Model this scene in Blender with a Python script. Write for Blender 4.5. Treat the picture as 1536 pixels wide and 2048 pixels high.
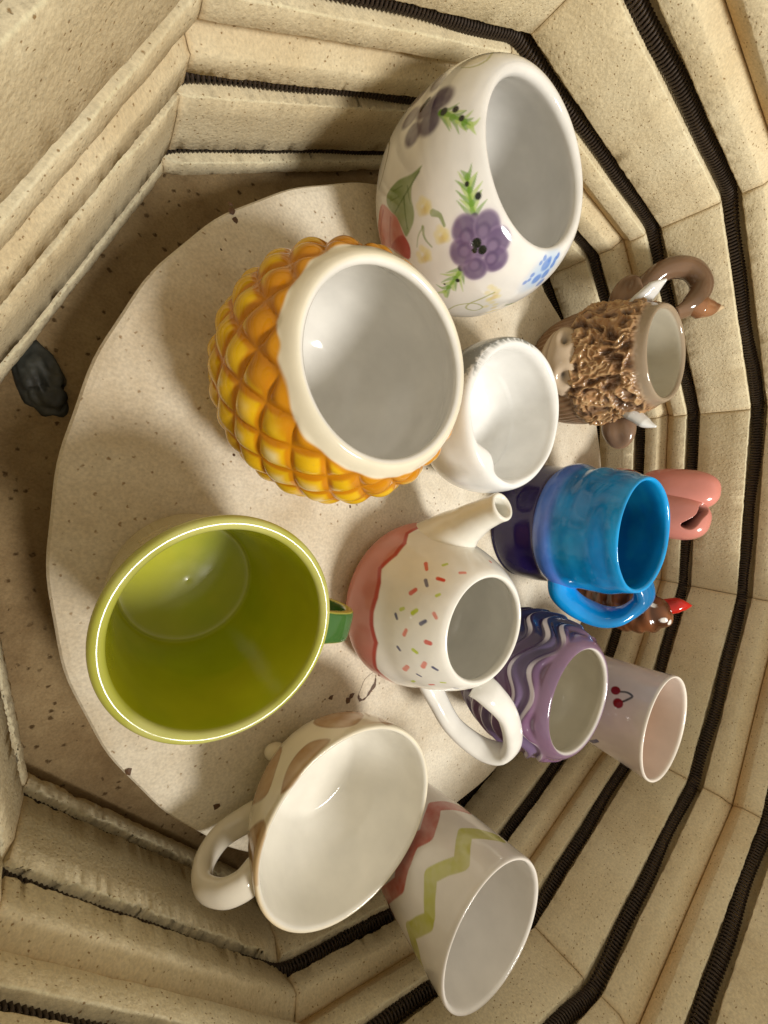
import bpy, math
import numpy as np
from mathutils import Matrix, Vector, noise

for o in list(bpy.data.objects): bpy.data.objects.remove(o)
scene = bpy.context.scene
COL = scene.collection
rng = np.random.default_rng(7)

# ------------------------------------------------------------------ camera
cam_data = bpy.data.cameras.new('camera'); cam = bpy.data.objects.new('camera', cam_data); COL.objects.link(cam)
cam_data.sensor_fit = 'VERTICAL'; cam_data.sensor_height = 36.0; cam_data.sensor_width = 27.0
cam_data.lens = 810.67 / 2048 * 36.0
cam_data.clip_start = 0.004; cam_data.clip_end = 50
RX = Vector((0.75816, 0.30615, 0.57573)); RD = Vector((0.31507, -0.94502, 0.08761)); FW = Vector((0.57089, 0.11498, -0.81293))
m = Matrix.Identity(4)
for i in range(3): m[i][0], m[i][1], m[i][2] = RX[i], -RD[i], -FW[i]
m.translation = (-0.24831, -0.03666, 0.24772)
cam.matrix_world = m
scene.camera = cam
# ------------------------------------------------------------------ light: a lamp over the far right edge, dim room around
world = bpy.data.worlds.new('World'); scene.world = world; world.use_nodes = True
bg = world.node_tree.nodes['Background']; bg.inputs[0].default_value = (1.0, 0.885, 0.70, 1); bg.inputs[1].default_value = 0.66
lamp = bpy.data.lights.new('work_lamp', 'SPOT'); lamp_o = bpy.data.objects.new('work_lamp', lamp); COL.objects.link(lamp_o)
lamp.energy = 92; lamp.color = (1.0, 0.96, 0.90); lamp.shadow_soft_size = 0.17
lamp.spot_size = math.radians(54); lamp.spot_blend = 1.0
aim = Vector((0.10, 0.12, 0.03)); ldir = Vector((0.20, -0.40, 0.89)).normalized()
lamp_o.location = aim + ldir * 1.5
lamp_o.rotation_euler = (-ldir).to_track_quat('-Z', 'Y').to_euler()
vs = scene.view_settings; vs.view_transform = 'Standard'; vs.look = 'None'; vs.gamma = 1; vs.exposure = 0.0; vs.use_curve_mapping = False
scene.render.engine = 'CYCLES'

# ------------------------------------------------------------------ helpers
def tag(o, label=None, cat=None, group=None, kind=None):
    if label: o['label'] = label
    if cat: o['category'] = cat
    if group: o['group'] = group
    if kind: o['kind'] = kind
    return o

def empty(name, loc=(0, 0, 0)):
    o = bpy.data.objects.new(name, None); COL.objects.link(o); o.location = loc; o.empty_display_size = 0.02
    return o

def mesh_obj(name, V, F, mat, parent=None, loc=(0, 0, 0), smooth=True, col=None):
    me = bpy.data.meshes.new(name); V = np.asarray(V, dtype=np.float32)
    if isinstance(F, np.ndarray):
        me.vertices.add(len(V)); me.vertices.foreach_set('co', V.ravel())
        n = len(F); w = F.shape[1]
        me.loops.add(n * w); me.loops.foreach_set('vertex_index', F.astype(np.int32).ravel())
        me.polygons.add(n); me.polygons.foreach_set('loop_start', np.arange(0, n * w, w, dtype=np.int32))
        me.update(calc_edges=True); me.validate()
    else:
        me.from_pydata([tuple(map(float, v)) for v in V], [], F)
    if smooth: me.polygons.foreach_set('use_smooth', np.ones(len(me.polygons), dtype=bool))
    if col is not None:
        a = me.color_attributes.new('paint', 'FLOAT_COLOR', 'POINT')
        a.data.foreach_set('color', np.c_[col, np.ones(len(col))].astype(np.float32).ravel())
    me.materials.append(mat); me.update()
    o = bpy.data.objects.new(name, me); COL.objects.link(o); o.location = loc
    if parent: o.parent = parent
    return o

def grid_faces(nu, nv, closed_u=True):
    """quads of a grid stored row by row: nv rows of nu points, rows wrapped when closed_u"""
    i = np.arange(nv - 1)[:, None]; j = np.arange(nu if closed_u else nu - 1)[None, :]
    k = (j + 1) % nu
    return np.stack([i * nu + j, i * nu + k, (i + 1) * nu + k, (i + 1) * nu + j], -1).reshape(-1, 4)

def spline(pts, n=12):
    pts = np.asarray(pts, float); Q = np.vstack([2 * pts[0] - pts[1], pts, 2 * pts[-1] - pts[-2]]); out = []
    for i in range(len(pts) - 1):
        p0, p1, p2, p3 = Q[i:i + 4]
        for t in np.linspace(0, 1, n, endpoint=False):
            out.append(.5 * (2 * p1 + (p2 - p0) * t + (2 * p0 - 5 * p1 + 4 * p2 - p3) * t * t + (3 * p1 - p0 - 3 * p2 + p3) * t ** 3))
    out.append(pts[-1]); return np.array(out)

def smooth(a, b, x):
    t = np.clip((x - a) / (b - a), 0, 1); return t * t * (3 - 2 * t)

_G = rng.random((64, 64, 64))
def vnoise(P, f):
    """smooth value noise of points P (n,3) at frequency f, in -1..1"""
    p = np.asarray(P) * f + 100.3; i = np.floor(p).astype(int); t = p - i; t = t * t * (3 - 2 * t); i %= 64; j = (i + 1) % 64
    r = 0
    for a in (0, 1):
        for b in (0, 1):
            for c in (0, 1):
                w = (t[:, 0] if a else 1 - t[:, 0]) * (t[:, 1] if b else 1 - t[:, 1]) * (t[:, 2] if c else 1 - t[:, 2])
                r = r + w * _G[(j if a else i)[:, 0], (j if b else i)[:, 1], (j if c else i)[:, 2]]
    return r * 2 - 1

def fbm(P, f, n=3):
    return sum(vnoise(P, f * 2 ** k) / 2 ** k for k in range(n)) / 1.75

# ------------------------------------------------------------------ materials
def new_mat(name):
    m = bpy.data.materials.new(name); m.use_nodes = True
    nt = m.node_tree; return m, nt, nt.nodes['Principled BSDF']

def N(nt, kind, **kw):
    n = nt.nodes.new(kind)
    for k, v in kw.items(): setattr(n, k, v)
    return n

def ramp(nt, src, stops):
    r = N(nt, 'ShaderNodeValToRGB'); e = r.color_ramp.elements
    e[0].position, e[0].color = stops[0][0], (*stops[0][1], 1); e[1].position, e[1].color = stops[-1][0], (*stops[-1][1], 1)
    for p, c in stops[1:-1]:
        x = e.new(p); x.color = (*c, 1)
    nt.links.new(src, r.inputs[0]); return r.outputs[0]

def mixc(nt, fac, a, b, mode='MIX'):
    n = N(nt, 'ShaderNodeMix', data_type='RGBA', blend_type=mode)
    for sock, v in ((n.inputs[0], fac), (n.inputs[6], a), (n.inputs[7], b)):
        if hasattr(v, 'is_output'): nt.links.new(v, sock)
        elif isinstance(v, tuple): sock.default_value = (*v, 1)
        else: sock.default_value = v
    return n.outputs[2]

def glaze(name, color=None, rough=0.09, bump=0.06, bscale=60, var=0.10, vscale=45):
    """glossy ceramic glaze; colour from the painted decoration unless one colour is given"""
    m, nt, b = new_mat(name); tc = N(nt, 'ShaderNodeTexCoord')
    if color is None:
        a = N(nt, 'ShaderNodeAttribute', attribute_name='paint'); src = a.outputs[0]
    else:
        c = N(nt, 'ShaderNodeRGB'); c.outputs[0].default_value = (*color, 1); src = c.outputs[0]
    nz = N(nt, 'ShaderNodeTexNoise'); nz.inputs['Scale'].default_value = vscale; nz.inputs['Detail'].default_value = 5
    nt.links.new(tc.outputs['Object'], nz.inputs['Vector'])
    v = ramp(nt, nz.outputs[0], [(0.3, (1 - var,) * 3), (0.7, (1 + var * .3,) * 3)])
    nt.links.new(mixc(nt, 1.0, src, v, 'MULTIPLY'), b.inputs['Base Color'])
    b.inputs['Roughness'].default_value = rough; b.inputs['IOR'].default_value = 1.5
    n2 = N(nt, 'ShaderNodeTexNoise'); n2.inputs['Scale'].default_value = bscale; n2.inputs['Detail'].default_value = 2
    nt.links.new(tc.outputs['Object'], n2.inputs['Vector'])
    bp = N(nt, 'ShaderNodeBump'); bp.inputs['Strength'].default_value = bump; bp.inputs['Distance'].default_value = 0.004
    nt.links.new(n2.outputs[0], bp.inputs['Height']); nt.links.new(bp.outputs[0], b.inputs['Normal'])
    return m

def refractory(name, light, dark, pit, pit_scale=560, grain=700, bump=0.36, rough=0.95, blot=9, pit_at=0.13, painted=False, pit2=True):
    """crumbly insulating brick / kiln wash: blotchy colour, fine grain, scattered pits"""
    m, nt, b = new_mat(name); tc = N(nt, 'ShaderNodeTexCoord'); oi = N(nt, 'ShaderNodeObjectInfo')
    sh = N(nt, 'ShaderNodeVectorMath', operation='SCALE'); sh.inputs[0].default_value = (7.1, 3.7, 5.3); nt.links.new(oi.outputs['Random'], sh.inputs['Scale'])
    ad = N(nt, 'ShaderNodeVectorMath', operation='ADD'); nt.links.new(tc.outputs['Object'], ad.inputs[0]); nt.links.new(sh.outputs[0], ad.inputs[1])
    vec = ad.outputs[0]
    def tex(scale, detail=4, rough_=.6):
        n = N(nt, 'ShaderNodeTexNoise'); n.inputs['Scale'].default_value = scale; n.inputs['Detail'].default_value = detail; n.inputs['Roughness'].default_value = rough_
        nt.links.new(vec, n.inputs['Vector']); return n.outputs[0]
    base = ramp(nt, tex(blot, 6, .65), [(0.32, dark), (0.62, light)])
    fine = ramp(nt, tex(grain, 3), [(0.25, (.80,) * 3), (0.65, (1.06,) * 3)])
    base = mixc(nt, 1.0, base, fine, 'MULTIPLY')
    vo = N(nt, 'ShaderNodeTexVoronoi'); vo.inputs['Scale'].default_value = pit_scale; vo.inputs['Randomness'].default_value = 1
    wv = N(nt, 'ShaderNodeVectorMath', operation='MULTIPLY'); wv.inputs[1].default_value = (0.6, 0.6, 1.0)
    dn = N(nt, 'ShaderNodeTexNoise'); dn.inputs['Scale'].default_value = pit_scale * 1.3; nt.links.new(vec, dn.inputs['Vector'])
    dm = N(nt, 'ShaderNodeVectorMath', operation='SCALE'); nt.links.new(dn.outputs[1], dm.inputs[0]); dm.inputs['Scale'].default_value = 0.9 / pit_scale
    da = N(nt, 'ShaderNodeVectorMath', operation='ADD'); nt.links.new(vec, da.inputs[0]); nt.links.new(dm.outputs[0], da.inputs[1])
    nt.links.new(da.outputs[0], wv.inputs[0]); nt.links.new(wv.outputs[0], vo.inputs['Vector'])
    # only some cells hold a pit
    sel = N(nt, 'ShaderNodeSeparateColor'); nt.links.new(vo.outputs['Color'], sel.inputs[0])
    k = ramp(nt, sel.outputs[0], [(0.55, (0, 0, 0)), (0.60, (1, 1, 1))])
    d = ramp(nt, vo.outputs['Distance'], [(pit_at, (1, 1, 1)), (pit_at + .12, (0, 0, 0))])
    pm = mixc(nt, 1.0, k, d, 'MULTIPLY')
    base = mixc(nt, pm, base, pit)
    if pit2:
        st = ramp(nt, tex(60, 5, .6), [(0.66, (0, 0, 0)), (0.82, (.6,) * 3)])
        base = mixc(nt, st, base, tuple(x * .55 for x in dark))
    if painted:
        a = N(nt, 'ShaderNodeAttribute', attribute_name='paint'); base = mixc(nt, 1.0, base, a.outputs[0], 'MULTIPLY')
    nt.links.new(base, b.inputs['Base Color']); b.inputs['Roughness'].default_value = rough; b.inputs['Specular IOR Level'].default_value = 0.2
    h = N(nt, 'ShaderNodeMath', operation='MULTIPLY_ADD'); nt.links.new(pm, h.inputs[0]); h.inputs[1].default_value = -1.2; nt.links.new(tex(grain * .55, 4), h.inputs[2])
    bp = N(nt, 'ShaderNodeBump'); bp.inputs['Strength'].default_value = bump; bp.inputs['Distance'].default_value = 0.0022
    nt.links.new(h.outputs[0], bp.inputs['Height']); nt.links.new(bp.outputs[0], b.inputs['Normal'])
    return m

M_BRICK = refractory('firebrick', (0.78, 0.69, 0.475), (0.68, 0.57, 0.36), (0.34, 0.23, 0.11), painted=True, blot=14)
M_FLOOR = refractory('floor_brick', (0.36, 0.26, 0.135), (0.23, 0.15, 0.07), (0.10, 0.06, 0.025), pit_scale=260, blot=22, bump=.45)
M_SHELF = refractory('kiln_wash', (0.76, 0.70, 0.57), (0.58, 0.49, 0.35), (0.34, 0.25, 0.15), pit_scale=330, grain=600, bump=.2, blot=13, pit_at=.09, rough=.85)
mW, ntW, bW = new_mat('element_wire'); bW.inputs['Base Color'].default_value = (0.050, 0.034, 0.024, 1); bW.inputs['Roughness'].default_value = .6; bW.inputs['Metallic'].default_value = .2
M_POST = refractory('post_clay', (0.55, 0.46, 0.32), (0.42, 0.33, 0.2), (0.2, 0.13, 0.06))
mJ, ntJ, bJ = new_mat('steel_jacket'); bJ.inputs['Base Color'].default_value = (.35, .35, .36, 1); bJ.inputs['Metallic'].default_value = 1; bJ.inputs['Roughness'].default_value = .4
G_PAINT = glaze('painted_glaze'); G_SOFT = glaze('painted_glaze_soft', rough=.14, bump=.10, bscale=35)
G_WAVY = glaze('brushed_glaze', rough=.10, bump=.35, bscale=28, var=.28, vscale=30)
# vessel outlines: (radius, height) in mm, from the foot round the lip to the inner floor; k = index of the lip crest
PROFILE = {
 'bowl': dict(c=(-.1212, .1890), k=13, pts=[(0,1),(26,0),(31,1.5),(39,10),(49,21),(56.5,33),(60.3,45),(61.4,56),(61.0,67),(59.2,79),(55.2,90),(50,98),(45.8,102),(42.6,103.2),(40.5,102.2),(39.8,99),(45,90),(53.5,75),(56.5,58),(54,42),(45,24),(30,10),(0,7)]),
 'pineapple': dict(c=(-.1650, .0455), k=13, pts=[(0,1),(36,0),(41,2),(49,10),(55,20),(59.5,32),(62.3,45),(62.8,56),(61,68),(57.5,79),(52.8,89),(48.6,95.5),(45.8,98.9),(43.4,100.2),(41.6,99.2),(41,96.5),(47,86),(54,72),(57,55),(55,38),(47,22),(30,9),(0,6)]),
 'teapot': dict(c=(-.0326, -.0573), k=13, pts=[(0,1),(42,0),(49,1.5),(56.5,8),(60,17),(59.6,27),(57,38),(53.2,48),(50.2,58),(46.2,68),(41.5,77),(37.8,82.5),(35.2,84.8),(33.6,85.2),(32.5,84),(33,80.5),(39,72),(46,58),(51,42),(53,28),(50,14),(40,6),(0,5)]),
 'green': dict(c=(-.1908, -.0797), k=9, pts=[(0,1),(32,0),(35.5,1.5),(37,8),(38.8,30),(41,60),(43,84),(43.9,88.5),(43.6,91),(42.3,92.5),(40.7,92.5),(39.3,91.2),(38.7,88),(37.8,60),(36.2,30),(34.6,12),(33.4,7.6),(31,6.2),(0,6)]),
 'giraffe': dict(c=(-.0710, -.1860), k=12, pts=[(0,1),(23,0),(27,1.5),(33,7),(39,14),(45,22),(49.8,30),(53,38),(55.3,47),(56.7,55),(57.4,60),(57.1,62.4),(56,63.4),(54.6,62.6),(53.4,58),(50.6,45),(45.6,32),(38,20.5),(32.5,14.5),(29.5,12.2),(24,11.3),(0,11)]),
 'zigzag': dict(c=(.0214, -.2277), k=10, pts=[(0,1),(27,0),(31.5,1.5),(34.2,8),(36,24),(38.5,45),(40.6,65),(42,85),(43.2,102),(43.6,108),(42.6,110.4),(41.3,109.6),(40.6,106.5),(39,85),(36.6,50),(33,18),(30,9),(24,6),(0,6)]),
 'purple': dict(c=(.0880, -.0917), k=11, pts=[(0,1),(32,0),(37,2),(46,14),(53,30),(57,47),(57.5,60),(55.5,72),(51.5,83),(47,90.5),(43.6,94),(41.2,95),(39.8,93.8),(39.4,90),(45,80),(51,62),(50,45),(45,25),(32,9),(0,6)]),
 'cherry': dict(c=(.1940, -.0986), k=9, pts=[(0,1),(33,0),(36.5,1.5),(38.2,8),(39.8,40),(41.5,70),(43.5,100),(45.4,115.5),(45.7,118.6),(44.8,120.2),(43.6,119.3),(43,116),(41,90),(38,40),(35.5,12),(30,6.5),(0,6)]),
 'blue': dict(c=(.0966, .0459), k=20, pts=[(0,1),(50,0),(54.5,2),(56,10),(55.5,22),(54,34),(53.6,41),(54.8,43.5),(56.4,47),(57,51),(56.4,55),(55,58),(53.8,60.5),(53,66),(53,75),(52,86),(49.6,96),(47.6,103),(46.6,106.6),(45.9,107.8),(45,108.3),(43.7,107.6),(42.8,105),(44,90),(45,60),(42,20),(34,8),(0,6)]),
 'cow': dict(c=(.0760, .1955), k=12, pts=[(0,1),(38,0),(43,2),(48,12),(50.5,28),(50,44),(48.5,58),(46.5,70),(44,82),(41.5,91),(39.8,96.5),(38.6,99),(37.2,100),(35.6,99),(34.6,96),(36,80),(37,55),(34,20),(28,9),(0,8)]),
}
DECOR = {
 'bowl': [
  ('l',[(141.0,134.4),(150.2,138.6),(155.6,140.2),(159.5,140.6),(162.5,139.9),(164.9,138.7),(166.4,137.0),(166.9,135.1),(166.5,132.7),(165.5,130.0)],0.7,0.4,'olive',0.8),
  ('p',[(155.4,118.2),(154.5,119.2),(152.6,121.3),(151.2,124.1),(149.1,127.0),(150.4,132.7),(149.8,135.5),(152.4,137.7),(156.4,138.9),(159.8,138.8),(162.6,137.4),(164.8,134.9),(165.5,131.9),(163.9,127.9),(158.7,121.5)],'tan',0.45,0.5),
  ('l',[(175.0,84.0),(175.7,81.9),(-175.0,88.1),(-170.8,89.1),(-167.1,88.6),(-163.9,86.9),(-161.4,84.9),(-159.7,82.7),(-158.5,80.3),(-157.5,77.6)],0.8,0.3,'olivedark',0.8),
  ('l',[(170.1,89.4),(174.6,84.0)],0.8,0.3,'olivedark',0.8),
  ('l',[(177.9,80.4),(-175.8,74.5)],0.8,0.3,'olivedark',0.8),
  ('e',[(170.2,118.9)],6.8,4.16,0,'plum',0.95,0.25),
  ('e',[(-175.7,125.9)],6.375,7.15,0,'plum',0.95,0.25),
  ('e',[(-165.7,121.4)],6.375,6.5,0,'plum',0.95,0.25),
  ('e',[(-165.5,110.8)],5.95,5.9799999999999995,0,'plum',0.95,0.25),
  ('e',[(-176.8,106.0)],5.1,6.5,0,'plum',0.95,0.25),
  ('e',[(168.4,104.8)],5.5249999999999995,6.5,0,'plum',0.95,0.25),
  ('e',[(-174.4,117.4)],5.1,6.5,0,'plum',0.95,0.25),
  ('l',[(-179.3,117.5),(-175.4,114.2)],1.6,1.0,'black',1),
  ('l',[(-167.8,127.5),(-167.6,129.2),(-167.5,130.8),(-167.6,132.3),(-168.1,133.7),(-168.8,135.2),(-169.6,136.5)],1.5,0.15,'fern',0.85),
  ('l',[(-167.8,127.5),(-165.9,128.6),(-164.1,129.6),(-162.3,130.5),(-160.5,131.4),(-158.7,132.2),(-156.9,133.0)],1.5,0.15,'fern',0.85),
  ('l',[(-165.2,130.9),(-165.2,132.5),(-165.3,134.0),(-165.3,135.5),(-165.2,137.1),(-165.1,138.7),(-164.9,140.3)],1.5,0.15,'fernlight',0.85),
  ('l',[(-165.2,130.9),(-163.7,131.5),(-162.1,132.1),(-160.7,132.6),(-159.6,133.0),(-158.7,133.4),(-157.7,133.7)],1.5,0.15,'fernlight',0.85),
  ('l',[(-163.0,134.1),(-163.1,135.2),(-163.2,136.3),(-163.4,137.4),(-163.9,138.4),(-164.4,139.5),(-164.9,140.5)],1.5,0.15,'fern',0.85),
  ('l',[(-163.0,134.1),(-161.6,134.7),(-160.3,135.3),(-158.9,135.9),(-157.4,136.4),(-155.7,136.9),(-154.1,137.4)],1.5,0.15,'fern',0.85),
  ('l',[(-160.9,137.0),(-160.9,138.2),(-161.0,139.3),(-161.3,140.4),(-162.2,141.5),(-163.3,142.6),(-164.6,143.6)],1.5,0.15,'fernlight',0.85),
  ('l',[(-160.9,137.0),(-159.7,137.7),(-158.4,138.3),(-157.2,139.0),(-156.2,139.6),(-155.2,140.4),(-154.2,141.0)],1.5,0.15,'fernlight',0.85),
  ('l',[(-159.0,139.9),(-159.1,140.6),(-159.3,141.4),(-159.6,142.1),(-159.9,142.8),(-160.2,143.5),(-160.6,144.1)],1.5,0.15,'fern',0.85),
  ('l',[(-159.0,139.9),(-157.9,140.2),(-156.7,140.6),(-155.9,140.9),(-155.5,141.2),(-155.3,141.4),(-155.2,141.7)],1.5,0.15,'fern',0.85),
  ('l',[(-157.1,142.6),(-157.2,143.4),(-157.4,144.2),(-157.8,145.0),(-158.6,145.8),(-159.6,146.5),(-160.8,147.3)],1.5,0.15,'fernlight',0.85),
  ('l',[(-157.1,142.6),(-156.2,143.1),(-155.3,143.5),(-154.4,143.9),(-153.5,144.3),(-152.7,144.8),(-151.9,145.2)],1.5,0.15,'fernlight',0.85),
  ('l',[(-167.8,127.5),(-157.1,142.6)],1.3,0.3,'fern',0.9),
  ('l',[(-115.9,135.9),(-117.6,135.1),(-119.3,134.2),(-121.0,133.4),(-122.8,132.7),(-124.8,131.9),(-126.7,131.1)],1.5,0.15,'fern',0.85),
  ('l',[(-115.9,135.9),(-116.5,137.3),(-117.1,138.8),(-117.7,140.2),(-118.2,141.6),(-118.6,143.0),(-119.1,144.4)],1.5,0.15,'fern',0.85),
  ('l',[(-118.9,136.6),(-120.4,136.0),(-121.9,135.3),(-123.2,134.7),(-124.4,133.9),(-125.5,133.2),(-126.5,132.5)],1.5,0.15,'fernlight',0.85),
  ('l',[(-118.9,136.6),(-119.5,137.7),(-120.2,138.8),(-121.0,139.9),(-122.0,141.0),(-123.2,142.1),(-124.5,143.2)],1.5,0.15,'fernlight',0.85),
  ('l',[(-121.8,137.2),(-123.3,136.4),(-124.7,135.5),(-126.1,134.7),(-127.6,133.8),(-129.3,133.0),(-130.8,132.1)],1.5,0.15,'fern',0.85),
  ('l',[(-121.8,137.2),(-122.4,138.3),(-123.1,139.4),(-123.6,140.5),(-124.0,141.5),(-124.4,142.5),(-124.7,143.5)],1.5,0.15,'fern',0.85),
  ('l',[(-124.8,137.7),(-125.9,137.1),(-127.1,136.4),(-128.4,135.8),(-130.0,135.3),(-131.9,134.8),(-133.7,134.3)],1.5,0.15,'fernlight',0.85),
  ('l',[(-124.8,137.7),(-125.2,138.8),(-125.7,140.0),(-126.2,141.1),(-126.9,142.3),(-127.6,143.6),(-128.4,144.8)],1.5,0.15,'fernlight',0.85),
  ('l',[(-127.8,138.2),(-128.9,137.4),(-130.1,136.5),(-131.3,135.7),(-132.5,134.8),(-133.8,133.8),(-135.0,132.9)],1.5,0.15,'fern',0.85),
  ('l',[(-127.8,138.2),(-128.2,138.9),(-128.8,139.7),(-129.5,140.5),(-130.6,141.4),(-132.0,142.4),(-133.4,143.3)],1.5,0.15,'fern',0.85),
  ('l',[(-130.7,138.5),(-131.7,137.9),(-132.6,137.2),(-133.6,136.6),(-135.0,136.0),(-136.5,135.5),(-137.9,135.0)],1.5,0.15,'fernlight',0.85),
  ('l',[(-130.7,138.5),(-131.2,139.3),(-131.6,140.2),(-132.1,141.0),(-132.6,141.8),(-133.2,142.7),(-133.7,143.6)],1.5,0.15,'fernlight',0.85),
  ('l',[(-133.7,138.7),(-134.5,138.3),(-135.3,137.9),(-136.0,137.5),(-136.7,137.1),(-137.3,136.7),(-137.9,136.3)],1.5,0.15,'fern',0.85),
  ('l',[(-133.7,138.7),(-134.2,139.3),(-134.7,139.8),(-135.3,140.3),(-136.3,140.8),(-137.5,141.3),(-138.7,141.8)],1.5,0.15,'fern',0.85),
  ('l',[(-115.9,135.9),(-133.7,138.7)],1.3,0.3,'fern',0.9),
  ('l',[(-97.8,117.7),(-96.4,116.8),(-94.8,115.7),(-93.4,114.8),(-92.2,114.0),(-91.1,113.2),(-89.9,112.4)],1.5,0.15,'fern',0.85),
  ('l',[(-97.8,117.7),(-98.5,116.3),(-99.1,114.8),(-99.6,113.3),(-100.1,111.7),(-100.5,110.1),(-100.9,108.4)],1.5,0.15,'fern',0.85),
  ('l',[(-96.8,114.5),(-95.4,113.7),(-94.0,112.9),(-92.4,112.0),(-90.6,110.9),(-88.5,109.7),(-86.3,108.3)],1.5,0.15,'fernlight',0.85),
  ('l',[(-96.8,114.5),(-97.5,112.9),(-98.1,111.2),(-98.9,109.5),(-99.8,108.0),(-101.0,106.5),(-102.1,105.0)],1.5,0.15,'fernlight',0.85),
  ('l',[(-95.7,111.0),(-94.5,110.0),(-93.3,108.9),(-92.1,107.9),(-91.0,106.9),(-90.0,106.0),(-88.9,105.0)],1.5,0.15,'fern',0.85),
  ('l',[(-95.7,111.0),(-96.3,109.7),(-96.9,108.3),(-97.3,106.9),(-97.6,105.3),(-97.7,103.5),(-97.9,101.7)],1.5,0.15,'fern',0.85),
  ('l',[(-94.6,107.4),(-93.3,106.5),(-92.0,105.5),(-90.9,104.8),(-90.2,104.6),(-89.9,104.6),(-89.5,104.6)],1.5,0.15,'fernlight',0.85),
  ('l',[(-94.6,107.4),(-94.9,106.3),(-95.3,105.1),(-95.6,104.1),(-96.1,103.2),(-96.7,102.4),(-97.2,101.6)],1.5,0.15,'fernlight',0.85),
  ('l',[(-93.3,103.5),(-92.4,102.4),(-91.4,101.3),(-90.4,100.2),(-89.4,99.0),(-88.4,97.7),(-87.5,96.4)],1.5,0.15,'fern',0.85),
  ('l',[(-93.3,103.5),(-93.7,102.1),(-94.0,100.8),(-94.6,99.6),(-95.6,98.9),(-97.0,98.4),(-98.3,97.9)],1.5,0.15,'fern',0.85),
  ('l',[(-91.9,99.2),(-90.9,98.3),(-89.8,97.3),(-88.9,96.6),(-88.4,96.2),(-88.2,96.1),(-88.0,96.0)],1.5,0.15,'fernlight',0.85),
  ('l',[(-91.9,99.2),(-92.2,98.2),(-92.4,97.2),(-92.7,96.2),(-92.9,95.3),(-93.2,94.4),(-93.5,93.5)],1.5,0.15,'fernlight',0.85),
  ('l',[(-97.8,117.7),(-91.9,99.2)],1.3,0.3,'fern',0.9),
  ('e',[(-167.5,129.2)],1.9549999999999998,1.9549999999999998,0,'black',1,0.3),
  ('e',[(-166.7,135.2)],1.6099999999999999,1.6099999999999999,0,'black',1,0.3),
  ('e',[(-161.4,138.5)],1.38,1.38,0,'black',1,0.3),
  ('e',[(-130.9,137.7)],1.15,1.15,0,'black',1,0.3),
  ('e',[(-123.1,141.0)],1.6099999999999999,1.6099999999999999,0,'black',1,0.3),
  ('e',[(-115.2,136.0)],2.07,2.07,0,'black',1,0.3),
  ('e',[(-98.7,117.8)],1.9549999999999998,1.9549999999999998,0,'black',1,0.3),
  ('e',[(-93.9,111.2)],1.265,1.265,0,'black',1,0.3),
  ('e',[(-96.0,102.8)],0.69,0.69,0,'black',1,0.3),
  ('p',[(-148.6,117.3),(-148.7,116.3),(-148.3,113.8),(-148.2,110.9),(-148.7,107.6),(-149.5,103.8),(-150.1,100.1),(-150.2,96.6),(-150.1,93.2),(-149.7,90.6),(-149.1,88.7),(-148.1,87.6),(-146.8,87.2),(-145.1,87.4),(-143.0,88.3),(-141.2,89.4),(-139.5,90.7),(-137.9,92.3),(-136.1,93.6),(-133.5,94.4),(-130.5,94.9),(-128.2,95.2),(-127.0,95.5),(-126.4,95.8),(-126.3,96.9),(-126.9,99.1),(-128.0,101.8),(-129.3,104.0),(-130.5,105.3),(-132.0,106.3),(-133.6,107.0),(-135.5,107.3),(-137.7,107.3),(-139.6,107.6),(-141.4,108.2),(-143.1,109.0),(-144.6,110.3),(-146.1,112.9),(-147.6,115.9)],'leaf',0.95,0.5),
  ('l',[(-147.0,115.0),(-145.2,111.0),(-143.4,106.5),(-141.9,102.4),(-140.8,99.0),(-139.8,96.0),(-138.8,92.9)],0.5,0.3,'leafdark',0.8),
  ('l',[(-141.9,102.4),(-128.9,98.9)],0.5,0.3,'leafdark',0.8),
  ('l',[(-146.7,102.3),(-147.8,94.6)],0.35,0.2,'leafdark',0.7),
  ('l',[(-144.9,106.1),(-137.4,105.6)],0.35,0.2,'leafdark',0.7),
  ('l',[(-143.7,98.4),(-145.0,91.0)],0.35,0.2,'leafdark',0.7),
  ('p',[(-148.2,81.2),(-148.2,78.5),(-146.9,75.5),(-145.1,72.2),(-143.7,64.8),(-141.2,55.7),(-136.8,54.4),(-132.4,61.8),(-128.4,74.5),(-125.8,80.6),(-122.4,84.6),(-118.8,87.8),(-116.8,90.2),(-117.1,92.3),(-118.7,94.1),(-120.6,95.3),(-122.7,95.7),(-125.3,95.4),(-127.9,95.0),(-130.6,94.7),(-133.6,94.3),(-136.1,93.6),(-137.9,92.5),(-139.5,91.0),(-141.2,89.4),(-143.6,87.2),(-146.4,84.3)],'rose',0.95,0.5),
  ('p',[(-126.4,78.6),(-127.9,80.4),(-128.5,84.7),(-128.7,88.2),(-128.7,90.7),(-128.2,92.9),(-127.2,94.5),(-125.4,95.5),(-123.1,95.9),(-121.0,95.6),(-119.0,94.5),(-117.2,92.5),(-116.8,90.2),(-119.1,86.6),(-123.1,81.6)],'rosedark',0.8,0.5),
  ('l',[(-144.6,81.5),(-134.8,64.2)],0.9,0.4,'rosedark',0.6),
  ('l',[(-138.4,87.9),(-128.2,79.1)],0.9,0.4,'rosedark',0.6),
  ('e',[(-131.6,115.1)],1.9,1.9,0,'ochre',0.6,0.5),
  ('e',[(-131.5,110.7)],1.9,1.9,0,'yellow',0.6,0.5),
  ('e',[(-134.0,114.9)],1.9,1.9,0,'yellow',0.6,0.5),
  ('e',[(-130.7,114.3)],1.9,1.9,0,'ochre',0.6,0.5),
  ('e',[(-134.2,110.7)],1.9,1.9,0,'yellow',0.6,0.5),
  ('e',[(-132.3,116.5)],1.9,1.9,0,'yellow',0.6,0.5),
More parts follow.
